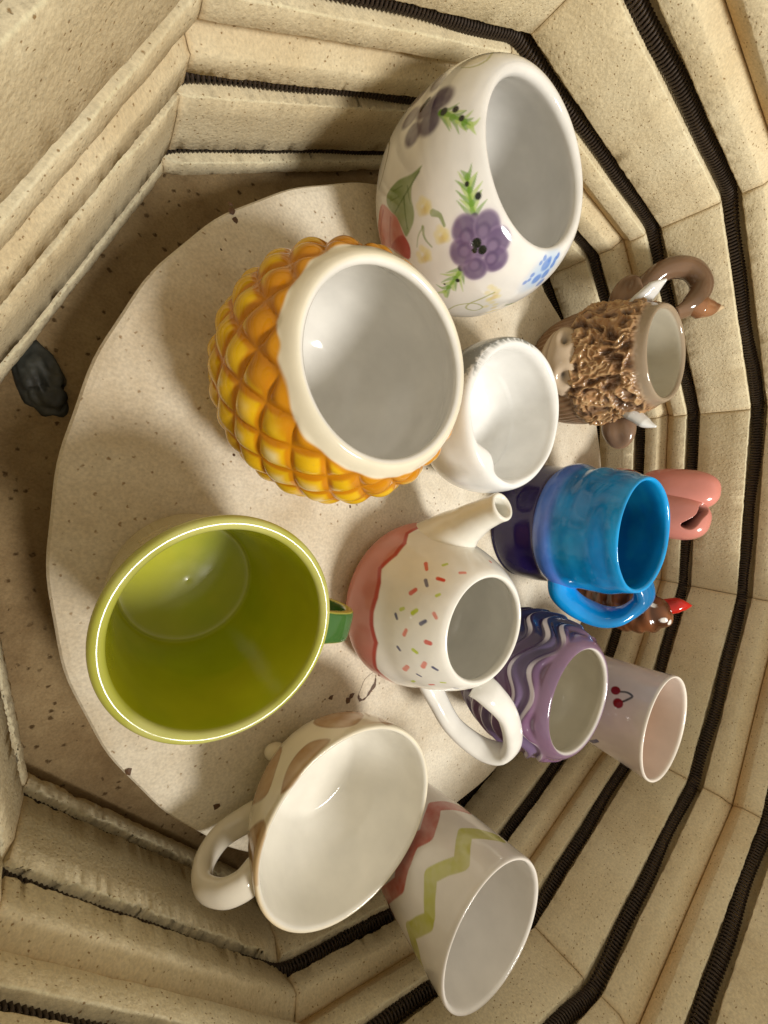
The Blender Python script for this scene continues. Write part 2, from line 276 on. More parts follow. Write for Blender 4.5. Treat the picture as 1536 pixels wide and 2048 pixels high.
  ('e',[(-130.9,112.8)],1.9,1.9,0,'ochre',0.6,0.5),
  ('e',[(-135.6,113.3)],1.9,1.9,0,'yellow',0.6,0.5),
  ('e',[(-130.1,116.1)],1.9,1.9,0,'yellow',0.6,0.5),
  ('e',[(-116.3,118.9)],1.9,1.9,0,'ochre',0.6,0.5),
  ('e',[(-116.2,114.6)],1.9,1.9,0,'yellow',0.6,0.5),
  ('e',[(-118.8,119.2)],1.9,1.9,0,'yellow',0.6,0.5),
  ('e',[(-115.5,118.0)],1.9,1.9,0,'ochre',0.6,0.5),
  ('e',[(-118.9,115.1)],1.9,1.9,0,'yellow',0.6,0.5),
  ('e',[(-117.1,120.4)],1.9,1.9,0,'yellow',0.6,0.5),
  ('e',[(-115.7,116.5)],1.9,1.9,0,'ochre',0.6,0.5),
  ('e',[(-120.4,118.0)],1.9,1.9,0,'yellow',0.6,0.5),
  ('e',[(-114.8,119.6)],1.9,1.9,0,'yellow',0.6,0.5),
  ('e',[(-113.4,103.7)],1.9,1.9,0,'ochre',0.6,0.5),
  ('e',[(-113.1,98.3)],1.9,1.9,0,'yellow',0.6,0.5),
  ('e',[(-115.9,104.3)],1.9,1.9,0,'yellow',0.6,0.5),
  ('e',[(-112.5,102.5)],1.9,1.9,0,'ochre',0.6,0.5),
  ('e',[(-116.0,99.2)],1.9,1.9,0,'yellow',0.6,0.5),
  ('e',[(-114.2,105.7)],1.9,1.9,0,'yellow',0.6,0.5),
  ('e',[(-112.6,100.6)],1.9,1.9,0,'ochre',0.6,0.5),
  ('e',[(-117.6,102.9)],1.9,1.9,0,'yellow',0.6,0.5),
  ('e',[(-111.9,104.5)],1.9,1.9,0,'yellow',0.6,0.5),
  ('e',[(-70.7,119.2)],1.9,1.9,0,'ochre',0.6,0.5),
  ('e',[(-70.3,114.2)],1.9,1.9,0,'yellow',0.6,0.5),
  ('e',[(-75.2,121.7)],1.9,1.9,0,'yellow',0.6,0.5),
  ('e',[(-69.0,117.3)],1.9,1.9,0,'ochre',0.6,0.5),
  ('e',[(-75.7,117.5)],1.9,1.9,0,'yellow',0.6,0.5),
  ('e',[(-72.0,121.5)],1.9,1.9,0,'yellow',0.6,0.5),
  ('e',[(-69.3,115.8)],1.9,1.9,0,'ochre',0.6,0.5),
  ('e',[(-78.0,121.7)],1.9,1.9,0,'yellow',0.6,0.5),
  ('e',[(-67.6,118.4)],1.9,1.9,0,'yellow',0.6,0.5),
  ('e',[(-58.3,106.9)],1.9,1.9,0,'ochre',0.6,0.5),
  ('e',[(-54.9,98.7)],1.9,1.9,0,'yellow',0.6,0.5),
  ('e',[(-65.8,112.1)],1.9,1.9,0,'yellow',0.6,0.5),
  ('e',[(-54.0,102.5)],1.9,1.9,0,'ochre',0.6,0.5),
  ('e',[(-65.3,106.8)],1.9,1.9,0,'yellow',0.6,0.5),
  ('e',[(-61.3,110.8)],1.9,1.9,0,'yellow',0.6,0.5),
  ('e',[(-53.8,100.4)],1.9,1.9,0,'ochre',0.6,0.5),
  ('e',[(-69.5,112.9)],1.9,1.9,0,'yellow',0.6,0.5),
  ('e',[(-51.6,103.0)],1.9,1.9,0,'yellow',0.6,0.5),
  ('l',[(-128.1,117.5),(-127.3,118.6),(-126.4,119.8),(-125.3,120.7),(-123.9,121.0),(-122.2,121.0),(-120.5,121.0)],1.6,0.8,'leaf',0.8),
  ('l',[(-125.4,109.1),(-123.9,108.5),(-122.5,107.8),(-120.9,107.6),(-119.2,107.9),(-117.4,108.6),(-115.6,109.3)],0.9,0.4,'leaf',0.7),
  ('l',[(-125.4,109.1),(-124.7,107.5),(-124.1,105.8),(-123.2,104.2),(-122.1,102.9),(-120.8,101.7),(-119.5,100.4)],0.5,0.3,'leaf',0.6),
  ('e',[(-112.9,129.4)],8.0,8.0,0,'lilachalo',0.35,0.2),
  ('e',[(-107.5,139.4)],8.0,8.0,0,'lilachalo',0.35,0.2),
  ('e',[(-97.1,139.9)],8.0,8.0,0,'lilachalo',0.35,0.2),
  ('e',[(-90.0,133.8)],8.0,8.0,0,'lilachalo',0.35,0.2),
  ('e',[(-93.7,123.4)],8.0,8.0,0,'lilachalo',0.35,0.2),
  ('e',[(-105.1,122.7)],8.0,8.0,0,'lilachalo',0.35,0.2),
  ('e',[(-102.5,131.4)],7.0,7.0,0,'lilaclight',0.9,0.1),
  ('e',[(-102.5,131.4)],6.1,6.1,0,'lilac',0.95,0.16),
  ('e',[(-112.9,129.4)],7.0,7.0,0,'lilaclight',0.9,0.1),
  ('e',[(-112.9,129.4)],6.1,6.1,0,'lilac',0.95,0.16),
  ('e',[(-107.5,139.4)],7.0,7.0,0,'lilaclight',0.9,0.1),
  ('e',[(-107.5,139.4)],6.1,6.1,0,'lilac',0.95,0.16),
  ('e',[(-97.1,139.9)],7.0,7.0,0,'lilaclight',0.9,0.1),
  ('e',[(-97.1,139.9)],6.1,6.1,0,'lilac',0.95,0.16),
  ('e',[(-90.0,133.8)],7.0,7.0,0,'lilaclight',0.9,0.1),
  ('e',[(-90.0,133.8)],6.1,6.1,0,'lilac',0.95,0.16),
  ('e',[(-93.7,123.4)],7.0,7.0,0,'lilaclight',0.9,0.1),
  ('e',[(-93.7,123.4)],6.1,6.1,0,'lilac',0.95,0.16),
  ('e',[(-105.1,122.7)],7.0,7.0,0,'lilaclight',0.9,0.1),
  ('e',[(-105.1,122.7)],6.1,6.1,0,'lilac',0.95,0.16),
  ('e',[(-110.2,129.0)],3.6,3.6,0,'lilacdark',0.75,0.3),
  ('e',[(-110.1,128.4)],2.4,2.4,0,'lilaclight',0.8,0.5),
  ('e',[(-106.9,137.1)],3.6,3.6,0,'lilacdark',0.75,0.3),
  ('e',[(-106.8,136.6)],2.4,2.4,0,'lilaclight',0.8,0.5),
  ('e',[(-97.1,137.4)],3.6,3.6,0,'lilacdark',0.75,0.3),
  ('e',[(-97.0,136.9)],2.4,2.4,0,'lilaclight',0.8,0.5),
  ('e',[(-91.9,133.0)],3.6,3.6,0,'lilacdark',0.75,0.3),
  ('e',[(-91.8,132.5)],2.4,2.4,0,'lilaclight',0.8,0.5),
  ('e',[(-95.5,124.7)],3.6,3.6,0,'lilacdark',0.75,0.3),
  ('e',[(-95.4,124.1)],2.4,2.4,0,'lilaclight',0.8,0.5),
  ('e',[(-104.8,124.6)],3.6,3.6,0,'lilacdark',0.75,0.3),
  ('e',[(-104.7,124.0)],2.4,2.4,0,'lilaclight',0.8,0.5),
  ('e',[(-102.1,131.2)],5.5,5.5,0,'lilaclight',0.45,0.6),
  ('e',[(-104.2,131.4)],2.5,2.5,0,'black',1,0.12),
  ('e',[(-99.3,132.0)],2.3,2.3,0,'black',1,0.12),
  ('e',[(-101.9,128.7)],1.5,1.5,0,'black',1,0.12),
  ('e',[(-49.4,141.1)],9,9,0,'skylight',0.7,0.7),
  ('e',[(-52.0,133.5)],8,8,0,'skylight',0.7,0.7),
  ('e',[(-42.1,143.3)],7,7,0,'skylight',0.6,0.7),
  ('e',[(-49.6,143.1)],3.6,3.6,0,'sky',0.9,0.25),
  ('e',[(-50.5,134.6)],3.2,3.2,0,'sky',0.9,0.25),
  ('e',[(-48.0,145.8)],1.6,1.6,0,'sky',0.9,0.25),
  ('e',[(-54.8,146.6)],1.5,1.5,0,'sky',0.9,0.25),
  ('e',[(-56.9,144.0)],1.3,1.3,0,'sky',0.9,0.25),
  ('e',[(-37.7,146.3)],1.8,1.8,0,'sky',0.9,0.25),
  ('e',[(-40.2,144.9)],2.0,2.0,0,'sky',0.9,0.25),
  ('e',[(-40.8,142.1)],2.2,2.2,0,'sky',0.9,0.25),
  ('e',[(-57.7,137.0)],1.5,1.5,0,'sky',0.9,0.25),
  ('e',[(-59.3,132.0)],1.5,1.5,0,'sky',0.9,0.25),
  ('e',[(-57.3,134.0)],1.3,1.3,0,'sky',0.9,0.25),
  ('e',[(-41.5,130.6)],3.0,3.0,0,'sky',0.9,0.25),
  ('e',[(-43.7,137.2)],3,3,0,'sky',0.9,0.25),
  ('l',[(-19.8,134.7),(-22.9,132.6),(-25.4,130.2),(-27.6,127.7),(-29.5,125.1),(-31.2,122.2),(-32.8,119.4),(-35.1,117.2),(-36.7,114.4),(-38.1,111.6),(-41.1,110.2),(-47.7,111.4),(-51.2,110.5)],1.4,0.9,'fern',0.85),
  ('l',[(-72.7,119.9),(-73.5,117.3),(-74.1,114.4),(-74.6,111.5),(-75.2,108.4),(-75.8,105.3),(-75.8,102.6),(-75.2,100.5),(-74.1,98.8),(-72.6,97.9),(-70.7,97.9),(-68.3,98.5),(-66.6,99.5),(-65.8,101.4),(-65.8,103.8),(-66.7,105.5),(-68.8,106.3),(-71.8,106.4),(-74.3,105.5),(-76.3,103.4),(-78.1,100.1),(-79.1,96.9),(-79.3,93.9),(-78.8,90.9),(-78.0,87.6)],0.6,0.4,'olive',0.85),
 ],
 'teapot': [
  ('l',[(146.5,113.5),(150.4,116.9)],1.2000000000000002,1.0800000000000003,'red',1),
  ('l',[(140.1,123.0),(137.1,124.1)],0.96,0.864,'lime',1),
  ('l',[(136.5,134.0),(132.9,136.0)],1.04,0.936,'coral',1),
  ('l',[(152.2,126.4),(150.9,129.9)],1.36,1.2240000000000002,'red',1),
  ('l',[(158.1,120.6),(161.2,123.2)],1.1199999999999999,1.008,'navy',1),
  ('l',[(171.1,116.1),(167.8,117.9)],1.4400000000000002,1.2960000000000003,'red',1),
  ('l',[(164.9,131.4),(162.8,132.6)],0.96,0.864,'lime',1),
  ('l',[(-175.7,113.2),(-176.9,114.8)],1.1199999999999999,1.008,'lime',1),
  ('l',[(-176.1,121.4),(-178.9,123.3)],1.52,1.368,'lime',1),
  ('l',[(-171.4,110.3),(-168.8,111.8)],0.96,0.864,'navy',1),
  ('l',[(-170.4,127.8),(-173.3,130.2)],1.2000000000000002,1.0800000000000003,'navy',1),
  ('l',[(178.9,134.0),(-178.6,135.9)],1.1199999999999999,1.008,'coral',1),
  ('l',[(-159.0,117.7),(-162.7,119.0)],1.2800000000000002,1.1520000000000004,'coral',1),
  ('l',[(-157.1,132.1),(-156.6,134.5)],1.4400000000000002,1.2960000000000003,'red',1),
  ('l',[(-148.4,112.6),(-146.3,113.9)],0.96,0.864,'navy',1),
  ('l',[(-148.7,123.4),(-146.9,125.5)],1.2800000000000002,1.1520000000000004,'lime',1),
  ('l',[(-128.6,112.4),(-132.4,115.9)],1.6,1.4400000000000002,'coral',1),
  ('l',[(-134.0,127.1),(-137.7,129.2)],1.6,1.4400000000000002,'coral',1),
  ('l',[(-133.8,133.5),(-130.7,135.6)],0.96,0.864,'navy',1),
  ('l',[(-125.1,120.2),(-122.7,122.0)],0.8,0.7200000000000001,'navy',1),
  ('l',[(-113.2,110.5),(-114.9,112.9)],1.2000000000000002,1.0800000000000003,'lime',1),
  ('l',[(-110.4,122.7),(-110.4,125.6)],0.96,0.864,'red',1),
  ('l',[(-113.7,132.4),(-112.2,134.8)],0.8,0.7200000000000001,'lime',1),
  ('l',[(-98.8,135.0),(-95.3,136.2)],0.7200000000000001,0.6480000000000001,'navy',1),
  ('l',[(95.0,132.3),(94.9,132.7)],1.2000000000000002,1.0800000000000003,'coral',1),
  ('l',[(-101.5,106.5),(-100.7,109.1)],0.8,0.7200000000000001,'red',1),
  ('l',[(-82.0,128.9),(-80.8,131.6)],0.6400000000000001,0.5760000000000002,'coral',1),
 ],
 'teapot_edge': [
  (94.0,76.7),
  (115.0,81.9),
  (132.1,83.4),
  (140.4,90.0),
  (151.6,91.5),
  (164.6,87.8),
  (173.0,92.2),
  (182.4,93.8),
  (192.3,92.8),
  (200.8,93.4),
  (212.5,96.0),
  (235.7,86.1),
 ],
 'giraffe': [
  ('p',[(122.5,66.2),(119.7,60.7),(114.4,52.6),(112.5,53.4),(110.8,54.2),(109.1,55.8),(105.9,58.2),(99.0,61.3),(90.4,65.8),(90.6,75.5),(94.1,82.2),(99.2,87.3),(103.1,90.3),(105.8,92.0),(108.4,92.6),(110.9,92.3),(113.7,90.8),(116.6,88.2),(118.9,85.4),(120.6,82.5),(122.0,79.2),(122.9,76.0),(123.4,73.0),(123.4,69.7)],'patch',0.9,0.9),
  ('l',[(122.5,66.2),(119.2,61.0),(114.1,52.6),(112.5,53.4),(110.8,54.2),(109.1,55.8),(105.9,58.2),(99.0,61.3),(90.4,65.8),(90.6,75.5),(94.1,82.2),(99.2,87.3),(103.1,90.3),(105.8,92.0),(108.4,92.6),(110.9,92.3),(113.7,90.8),(116.6,88.2),(118.9,85.4),(120.6,82.5),(122.0,79.2),(122.9,76.0),(123.2,73.1),(123.0,69.9),(122.5,66.2)],0.7,0.7,'patchdark',0.5),
  ('p',[(158.4,96.5),(157.3,94.7),(154.7,92.2),(152.2,90.0),(150.1,88.5),(147.9,87.3),(145.7,86.5),(143.1,85.8),(140.3,85.4),(137.8,85.3),(135.6,85.4),(133.5,85.9),(131.4,87.1),(128.7,89.5),(126.0,92.7),(124.9,95.0),(126.4,96.2),(129.4,96.7),(132.7,97.1),(136.2,97.6),(140.2,97.9),(143.7,98.1),(146.7,98.6),(149.6,99.1),(152.1,99.2),(154.8,98.7),(157.3,97.7)],'patch',0.9,0.9),
  ('l',[(158.4,96.5),(156.3,94.5),(154.3,92.1),(152.2,90.0),(150.1,88.5),(147.9,87.3),(145.7,86.5),(143.1,85.8),(140.3,85.4),(137.8,85.3),(135.6,85.4),(133.5,85.9),(131.4,87.1),(128.7,89.5),(126.0,92.7),(124.9,95.0),(126.4,96.2),(129.4,96.7),(132.7,97.1),(136.2,97.6),(140.2,97.9),(143.7,98.1),(146.7,98.6),(149.6,99.1),(152.1,99.2),(154.3,98.6),(156.3,97.7),(158.4,96.5)],0.7,0.7,'patchdark',0.5),
  ('p',[(-174.2,64.4),(-175.8,63.6),(-178.1,62.1),(179.3,60.7),(176.5,59.2),(173.5,57.4),(170.7,55.0),(167.5,53.4),(163.9,51.7),(160.6,50.0),(156.9,47.6),(150.5,56.2),(148.0,63.3),(149.2,69.2),(152.5,74.4),(155.9,78.1),(158.9,81.2),(162.1,83.8),(165.1,84.9),(167.7,84.2),(170.4,82.3),(173.1,79.7),(176.7,76.2),(-177.9,69.8)],'patch',0.9,0.9),
  ('l',[(-174.2,64.4),(-176.0,62.9),(-178.5,62.1),(179.3,60.7),(176.5,59.2),(173.5,57.4),(170.7,55.0),(167.5,53.4),(163.9,51.7),(160.6,50.0),(156.9,47.6),(150.5,56.2),(148.0,63.3),(149.2,69.2),(152.5,74.4),(155.9,78.1),(158.9,81.2),(162.1,83.8),(165.1,84.9),(167.7,84.2),(170.4,82.3),(173.1,79.7),(176.2,76.4),(-179.5,70.9),(-174.2,64.4)],0.7,0.7,'patchdark',0.5),
  ('p',[(-161.8,72.3),(-168.9,77.8),(-173.6,82.0),(-177.2,85.4),(179.1,88.6),(175.6,91.9),(173.7,94.6),(173.7,96.7),(175.4,98.1),(178.2,99.0),(-178.0,99.4),(-173.1,99.4),(-168.6,99.4),(-163.9,99.4),(-159.1,99.4),(-156.4,99.0),(-156.7,98.2),(-158.1,96.6),(-157.6,92.8),(-157.0,88.6),(-158.8,85.9),(-160.3,83.0),(-159.6,78.1),(-160.1,74.0)],'patch',0.9,0.9),
  ('l',[(-161.8,72.3),(-169.9,79.6),(-173.9,82.6),(-177.2,85.4),(179.1,88.6),(175.6,91.9),(173.7,94.6),(173.7,96.7),(175.4,98.1),(178.2,99.0),(-178.0,99.4),(-173.1,99.4),(-168.6,99.4),(-163.9,99.4),(-159.1,99.4),(-156.4,99.0),(-156.7,98.2),(-158.1,96.6),(-157.6,92.8),(-157.0,88.6),(-158.8,85.9),(-160.3,83.0),(-161.3,80.1),(-162.6,77.3),(-161.8,72.3)],0.7,0.7,'patchdark',0.5),
  ('p',[(83.5,85.3),(75.9,80.0),(75.0,82.7),(73.6,84.5),(72.7,86.6),(72.3,89.0),(72.3,90.3),(73.2,90.1),(82.9,96.6),(86.2,97.3),(88.1,96.9),(89.1,95.6),(89.1,93.8),(88.2,91.2),(86.3,88.0)],'patch',0.9,0.9),
  ('l',[(83.5,85.3),(75.7,80.7),(74.9,83.0),(73.6,84.5),(72.7,86.6),(72.3,89.0),(72.3,90.3),(73.2,90.1),(82.9,96.6),(86.2,97.3),(88.1,96.9),(89.1,95.6),(89.1,93.8),(88.1,91.5),(86.0,88.6),(83.5,85.3)],0.7,0.7,'patchdark',0.5),
  ('p',[(151.7,47.5),(150.3,47.5),(147.4,46.6),(144.3,45.8),(141.0,45.0),(137.1,44.2),(133.5,45.0),(130.1,46.2),(127.0,47.5),(125.9,48.3),(127.3,46.6),(130.9,44.2),(135.0,43.4),(138.5,42.6),(142.1,42.6),(145.3,42.6),(148.5,44.2),(150.9,46.6)],'patch',0.9,0.9),
  ('l',[(151.7,47.5),(149.4,46.6),(146.9,46.6),(144.3,45.8),(141.0,45.0),(137.1,44.2),(133.5,45.0),(130.1,46.2),(127.0,47.5),(125.9,48.3),(127.3,46.6),(130.9,44.2),(135.0,43.4),(138.5,42.6),(142.1,42.6),(145.3,42.6),(147.9,44.2),(150.0,45.8),(151.7,47.5)],0.7,0.7,'patchdark',0.5),
 ],
 'zigzag': [
  ('l',[(79.2,124.6),(91.8,120.3),(108.2,113.3),(120.9,120.6),(129.8,125.4),(140.0,120.2),(153.5,114.1),(161.4,118.6),(172.6,124.2),(176.4,124.7),(-160.6,112.5),(-152.8,116.8),(-142.2,119.1)],4.6,4.6,'zgreen',0.9),
  ('l',[(77.6,93.8),(92.4,88.2),(108.3,84.3),(123.2,91.4),(134.4,96.4),(146.9,92.1),(167.0,93.4),(-179.1,96.2),(-149.4,81.6),(-136.4,83.2),(-135.8,93.8)],5.2,5.2,'zred',0.92),
 ],
 'cherry': [
  ('l',[(155.5,130.8),(154.5,132.7),(153.5,134.6),(153.1,136.4),(153.3,138.3),(154.1,140.2),(155.1,141.2),(156.5,141.0),(158.2,140.1),(159.9,139.1),(161.6,138.0),(163.4,136.8),(165.1,135.5)],0.9,0.9,'black',1),
  ('e',[(156.1,127.4)],3.9,3.9,0,'cherry',1,0.12),
  ('e',[(168.4,132.8)],4.3,4.3,0,'cherry',1,0.12),
  ('e',[(174.4,132.3)],0.9,0.9,0,'white',0.8,0.25),
  ('l',[(-120.0,110.8),(-133.6,118.8)],1.8,1.62,'navy',1),
  ('l',[(-104.8,106.2),(-105.0,109.4)],1.4,1.26,'black',1),
  ('l',[(-110.5,112.4),(-104.7,115.3)],2,1.8,'navy',1),
 ],
 'green': [
  ('l',[(124.3,41.7),(117.4,43.8),(110.6,46.5),(105.9,55.3),(105.4,77.1),(113.3,124.6),(108.7,124.6)],0.8,0.3,'olivedark',0.8),
  ('l',[(116.2,52.2),(104.7,61.0)],0.8,0.3,'olivedark',0.8),
  ('l',[(167.2,45.0),(163.5,43.8),(159.5,42.7),(155.8,41.7),(152.1,41.7),(148.4,41.7),(144.7,40.9)],0.8,0.3,'olivedark',0.8),
  ('l',[(177.0,124.6),(174.7,124.6),(172.4,124.6),(-178.3,84.5),(-178.0,76.1),(-178.2,70.2),(-178.1,62.8)],0.8,0.3,'olivedark',0.8),
 ],
}
# ------------------------------------------------------------------ the kiln: ten-sided brick wall, floor, elements
R_C = 0.31; AP = R_C * math.cos(math.pi / 10); PHI = 2.65558; GROOVES = (26.6, 79.9); COURSE = 106.5; Z0 = -58.2
floor_pts = [(0.385 * math.cos(PHI + i * math.pi / 5), 0.385 * math.sin(PHI + i * math.pi / 5)) for i in range(10)]
fv = [(x, y, Z0 / 1000 - .0006) for x, y in floor_pts] + [(x, y, -0.12) for x, y in floor_pts]
floor = mesh_obj('kiln_floor', fv, [tuple(range(10))] + [(i, i + 10, (i + 1) % 10 + 10, (i + 1) % 10) for i in range(10)] + [tuple(range(19, 9, -1))], M_FLOOR, smooth=False)
tag(floor, 'brown speckled brick floor of the kiln under the round shelf', kind='structure')
wall = empty('kiln_wall', (0, 0, Z0 / 1000)); tag(wall, 'pale cream firebrick wall of the ten-sided kiln chamber', kind='structure')

SEC = [(66, 0.3), (7.5, 0.3), (6.2, 0.8), (0.25, 7.8), (0, 8.3), (0, 13)]
STAIN_LIT = [1, .9, .85, .35, .1, 0]
for g in GROOVES:
    SEC += [(0, g - 7.7), (0.25, g - 7.1), (0.9, g - 6.8), (14, g - 8.6), (17, g - 5), (17, g + 2), (14, g + 5.8), (0.8, g + 5.9), (0.2, g + 6.2), (0, g + 6.8)]
    STAIN_LIT += [0, -.25, 0, .3, .4, .4, .3, .15, .1, 0]  # brown groove stain; the lower lip is painted paler as a lit edge
    if g == GROOVES[0]: SEC += [(0, 45), (0, 53), (0, 61)]; STAIN_LIT += [0, 0, 0]
SEC += [(0, 93.5), (0, 98.0), (0.25, 98.6), (6.4, 105.2), (7.6, 106.1), (66, 106.1)]
STAIN_LIT += [0, 0, .05, .2, .85, 1]
SEC = np.array(SEC, float); STAIN_LIT = np.array(STAIN_LIT)
TAN = np.array([0.80, 0.56, 0.30])

def make_brick(i, c):
    """one mitred wall brick of side i, course c, in the frame of that side (x along the wall, y outwards)"""
    nx = 150 if c == 0 else 100; half = AP * 1000 * math.tan(math.pi / 10); ns = len(SEC)
    t = np.linspace(-1, 1, nx)
    D = np.repeat(SEC[None, :, 0], nx, 0); Zs = np.repeat(SEC[None, :, 1], nx, 0)
    if i in (7, 8, 9):                                        # on these sides the upper lip hangs lower over the groove
        for g in GROOVES:
            for q, dz in ((g + 5.8, -2.6), (g + 5.9, -4.6), (g + 6.2, -4.6), (g + 6.8, -4.5)): Zs[:, np.isclose(SEC[:, 1], q)] += dz
    T = np.repeat(t[:, None], ns, 1)
    seed = 13.7 * i + 101.3 * c
    P = np.c_[(T * half).ravel() / 1000 + seed, D.ravel() / 1000 + seed * .3, Zs.ravel() / 1000]
    lip = np.zeros(ns)
    for g in GROOVES:
        for q, w in ((g - 7.7, .5), (g - 7.1, 1), (g - 6.8, .8), (g + 5.9, .7), (g + 6.2, .9), (g + 6.8, .35)): lip[np.isclose(SEC[:, 1], q)] = w
    lip[[2, 3, 4]] = .45; lip[-4:-2] = .45
    L = np.repeat(lip[None, :], nx, 0).ravel()
    n1 = fbm(P, 60, 3); n2 = vnoise(P + 5, 210); n3 = np.maximum(0, vnoise(P + 9, 38) - .35)
    chip = np.abs(n1) * .45 + np.maximum(0, n2 - .3) * .5 + n3 * (3.0 if (i in (0, 6, 7, 8, 9) and c == 0) else 1.2)
    rough = 4.0 if (i in (7, 8) and c == 0) else (2.2 if i in (0, 9, 6) and c == 0 else 1.0)       # the battered bricks by the near floor corner
    corner = 1 + 2.2 * np.clip(np.abs(T.ravel()) - .86, 0, 1) / .14 * (rough > 2)
    Dn = D.ravel() + L * chip * (.8 + .35 * rough) * corner + (D.ravel() < 1) * (n1 * .15 + n2 * .10)
    jag = rng.normal(size=len(L)) * .16 * rough * L; Dn = Dn + np.abs(jag) * 1.2
    Zn = Zs.ravel() + jag + L * n2 * .30 * rough + L * n1 * .30 * rough
    Xn = T.ravel() * (half + Dn * math.tan(math.pi / 10) - .28 - .12 * n2)
    paint = 1 + STAIN_LIT[None, :, None] * (TAN - 1) * (.75 + .5 * fbm(P, 30, 2)).reshape(nx, ns, 1)
    end = smooth(.965, 1, np.abs(T))[..., None] * .28
    paint = np.clip(paint * (1 - end * (1 - TAN)), 0, 1.12)
    a = PHI - math.pi / 10 - i * math.pi / 5; ca, sa = math.cos(a), math.sin(a)
    y = AP + Dn / 1000; x = Xn / 1000
    # local frame: brick origin on the wall face
    V = np.c_[-sa * x + ca * (y - AP), ca * x + sa * (y - AP), Zn / 1000]
    F = np.vstack([grid_faces(ns, nx, True)])
    caps = [tuple(range(ns)), tuple(range(nx * ns - 1, nx * ns - ns - 1, -1))]
    o = mesh_obj('brick', V, F, M_BRICK, wall, (ca * AP, sa * AP, c * COURSE / 1000), smooth=False, col=paint.reshape(-1, 3))
    mesh_obj_caps(o, caps)
    return o

def mesh_obj_caps(o, caps):
    """close the two mitred ends"""
    import bmesh
    bm = bmesh.new(); bm.from_mesh(o.data); bm.verts.ensure_lookup_table()
    for c in caps:
        try: bm.faces.new([bm.verts[k] for k in c])
        except ValueError: pass
    bmesh.ops.recalc_face_normals(bm, faces=bm.faces); bm.to_mesh(o.data); bm.free(); o.data.update()

for c in range(3):
    for i in range(10): make_brick(i, c)

jk = []
for r_, z_ in ((.0668, 0), (.0668, COURSE * 3 / 1000), (.0680, COURSE * 3 / 1000), (.0680, 0)):
    rr = (AP + r_) / math.cos(math.pi / 10); jk += [(rr * math.cos(PHI + k * math.pi / 5), rr * math.sin(PHI + k * math.pi / 5), z_) for k in range(10)]
F = [tuple(f) for f in grid_faces(10, 4)] + [(30 + k, 30 + (k + 1) % 10, (k + 1) % 10, k) for k in range(10)]
tag(mesh_obj('jacket', jk, F, mJ, wall, smooth=False), 'sheet steel jacket round the outside of the bricks, added to stop light leaks')  # unseen from inside; added to block light leaking through the brick joints

def coil_mesh():
    ap = AP + 0.0082; side = 2 * ap * math.tan(math.pi / 10); pitch = 0.0027; hr = 0.0040; wr = 0.00085
    seg, cs = 10, 5; total = side * 10; turns = int(total / pitch); n = turns * seg
    s = np.arange(n) / n * total
    def path(s):
        k = (s // side).astype(int) % 10; x = s - (s // side) * side - side / 2
        a = PHI - math.pi / 10 - k * math.pi / 5
        return np.stack([np.cos(a) * ap + np.sin(a) * x, np.sin(a) * ap - np.cos(a) * x], 1)
    w = 0.009; c = sum(path((s + d) % total) for d in np.linspace(-w, w, 7)) / 7
    tn = np.roll(c, -1, 0) - np.roll(c, 1, 0); tn /= np.linalg.norm(tn, axis=1)[:, None]
    nr = np.c_[-tn[:, 1], tn[:, 0]]
    ph = np.arange(n) * 2 * np.pi / seg; sag = .0011 * np.sin(s * 23) + .0006 * np.sin(s * 71)
    cen = np.c_[c, sag]; n3 = np.c_[nr, np.zeros(n)]; z3 = np.array([0, 0, 1.0]); t3 = np.c_[tn, np.zeros(n)]
    rad = np.cos(ph)[:, None] * n3 + np.sin(ph)[:, None] * z3
    wire = cen + hr * rad; V = np.empty((n, cs, 3))
    for q in range(cs):
        b = 2 * np.pi * q / cs; V[:, q] = wire + wr * (math.cos(b) * rad + math.sin(b) * t3)
    F = grid_faces(cs, n, True); i = np.arange(cs); j = (i + 1) % cs
    F = np.vstack([F, np.stack([(n - 1) * cs + i, (n - 1) * cs + j, j, i], -1)])
    return V.reshape(-1, 3), F
CV, CF = coil_mesh(); coil0 = None
ROW = ['coiled heating element in the lowest wall groove, below the shelf', 'coiled heating element in the groove just above the shelf', 'coiled heating element in the lower groove of the middle brick course', 'coiled heating element in the upper groove of the middle brick course', 'coiled heating element in the lower groove of the top brick course', 'coiled heating element in the upper groove of the top brick course']
for k in range(6):
    z = (Z0 + (k // 2) * COURSE + GROOVES[k % 2] - 2.9) / 1000
    if coil0 is None: coil0 = o = mesh_obj('heating_element', CV, CF, mW, None, (0, 0, z))
    else: o = coil0.copy(); COL.objects.link(o); o.location = (0, 0, z)
    tag(o, ROW[k] + ', black wire', 'heating element', 'heating elements in the wall grooves')

# ------------------------------------------------------------------ shelf on three posts
SX, SY, SR, ST = -0.0063, 0.0002, 0.261, 0.016
n = 240; th = np.arange(n) * 2 * np.pi / n
rows = [(0.0, 0), (.06, 0), (.12, 0), (.18, 0), (.22, 0), (SR - .0045, 0), (SR - .0016, -.0006), (SR - .0003, -.0022), (SR, -.005), (SR, -ST + .002), (SR - .002, -ST), (.15, -ST), (0, -ST)]
V = []
for r, z in rows:
    rr = r + .0007 * np.sin(th * 7 + 1) * (r > .2) + .0004 * np.sin(th * 31) * (r > .25)
    V.append(np.c_[rr * np.cos(th), rr * np.sin(th), np.full(n, z)])
shelf = mesh_obj('kiln_shelf', np.vstack(V), grid_faces(n, len(rows)), M_SHELF, None, (SX, SY, 0))
tag(shelf, 'large round pale kiln shelf carrying all the pottery, speckled with specks of glaze', 'kiln shelf')
shelf.data.polygons.foreach_set('use_smooth', np.zeros(len(shelf.data.polygons), dtype=bool))
M_MARK = glaze('brown_glaze_mark', (.10, .048, .02), rough=.6, bump=.1, bscale=200)
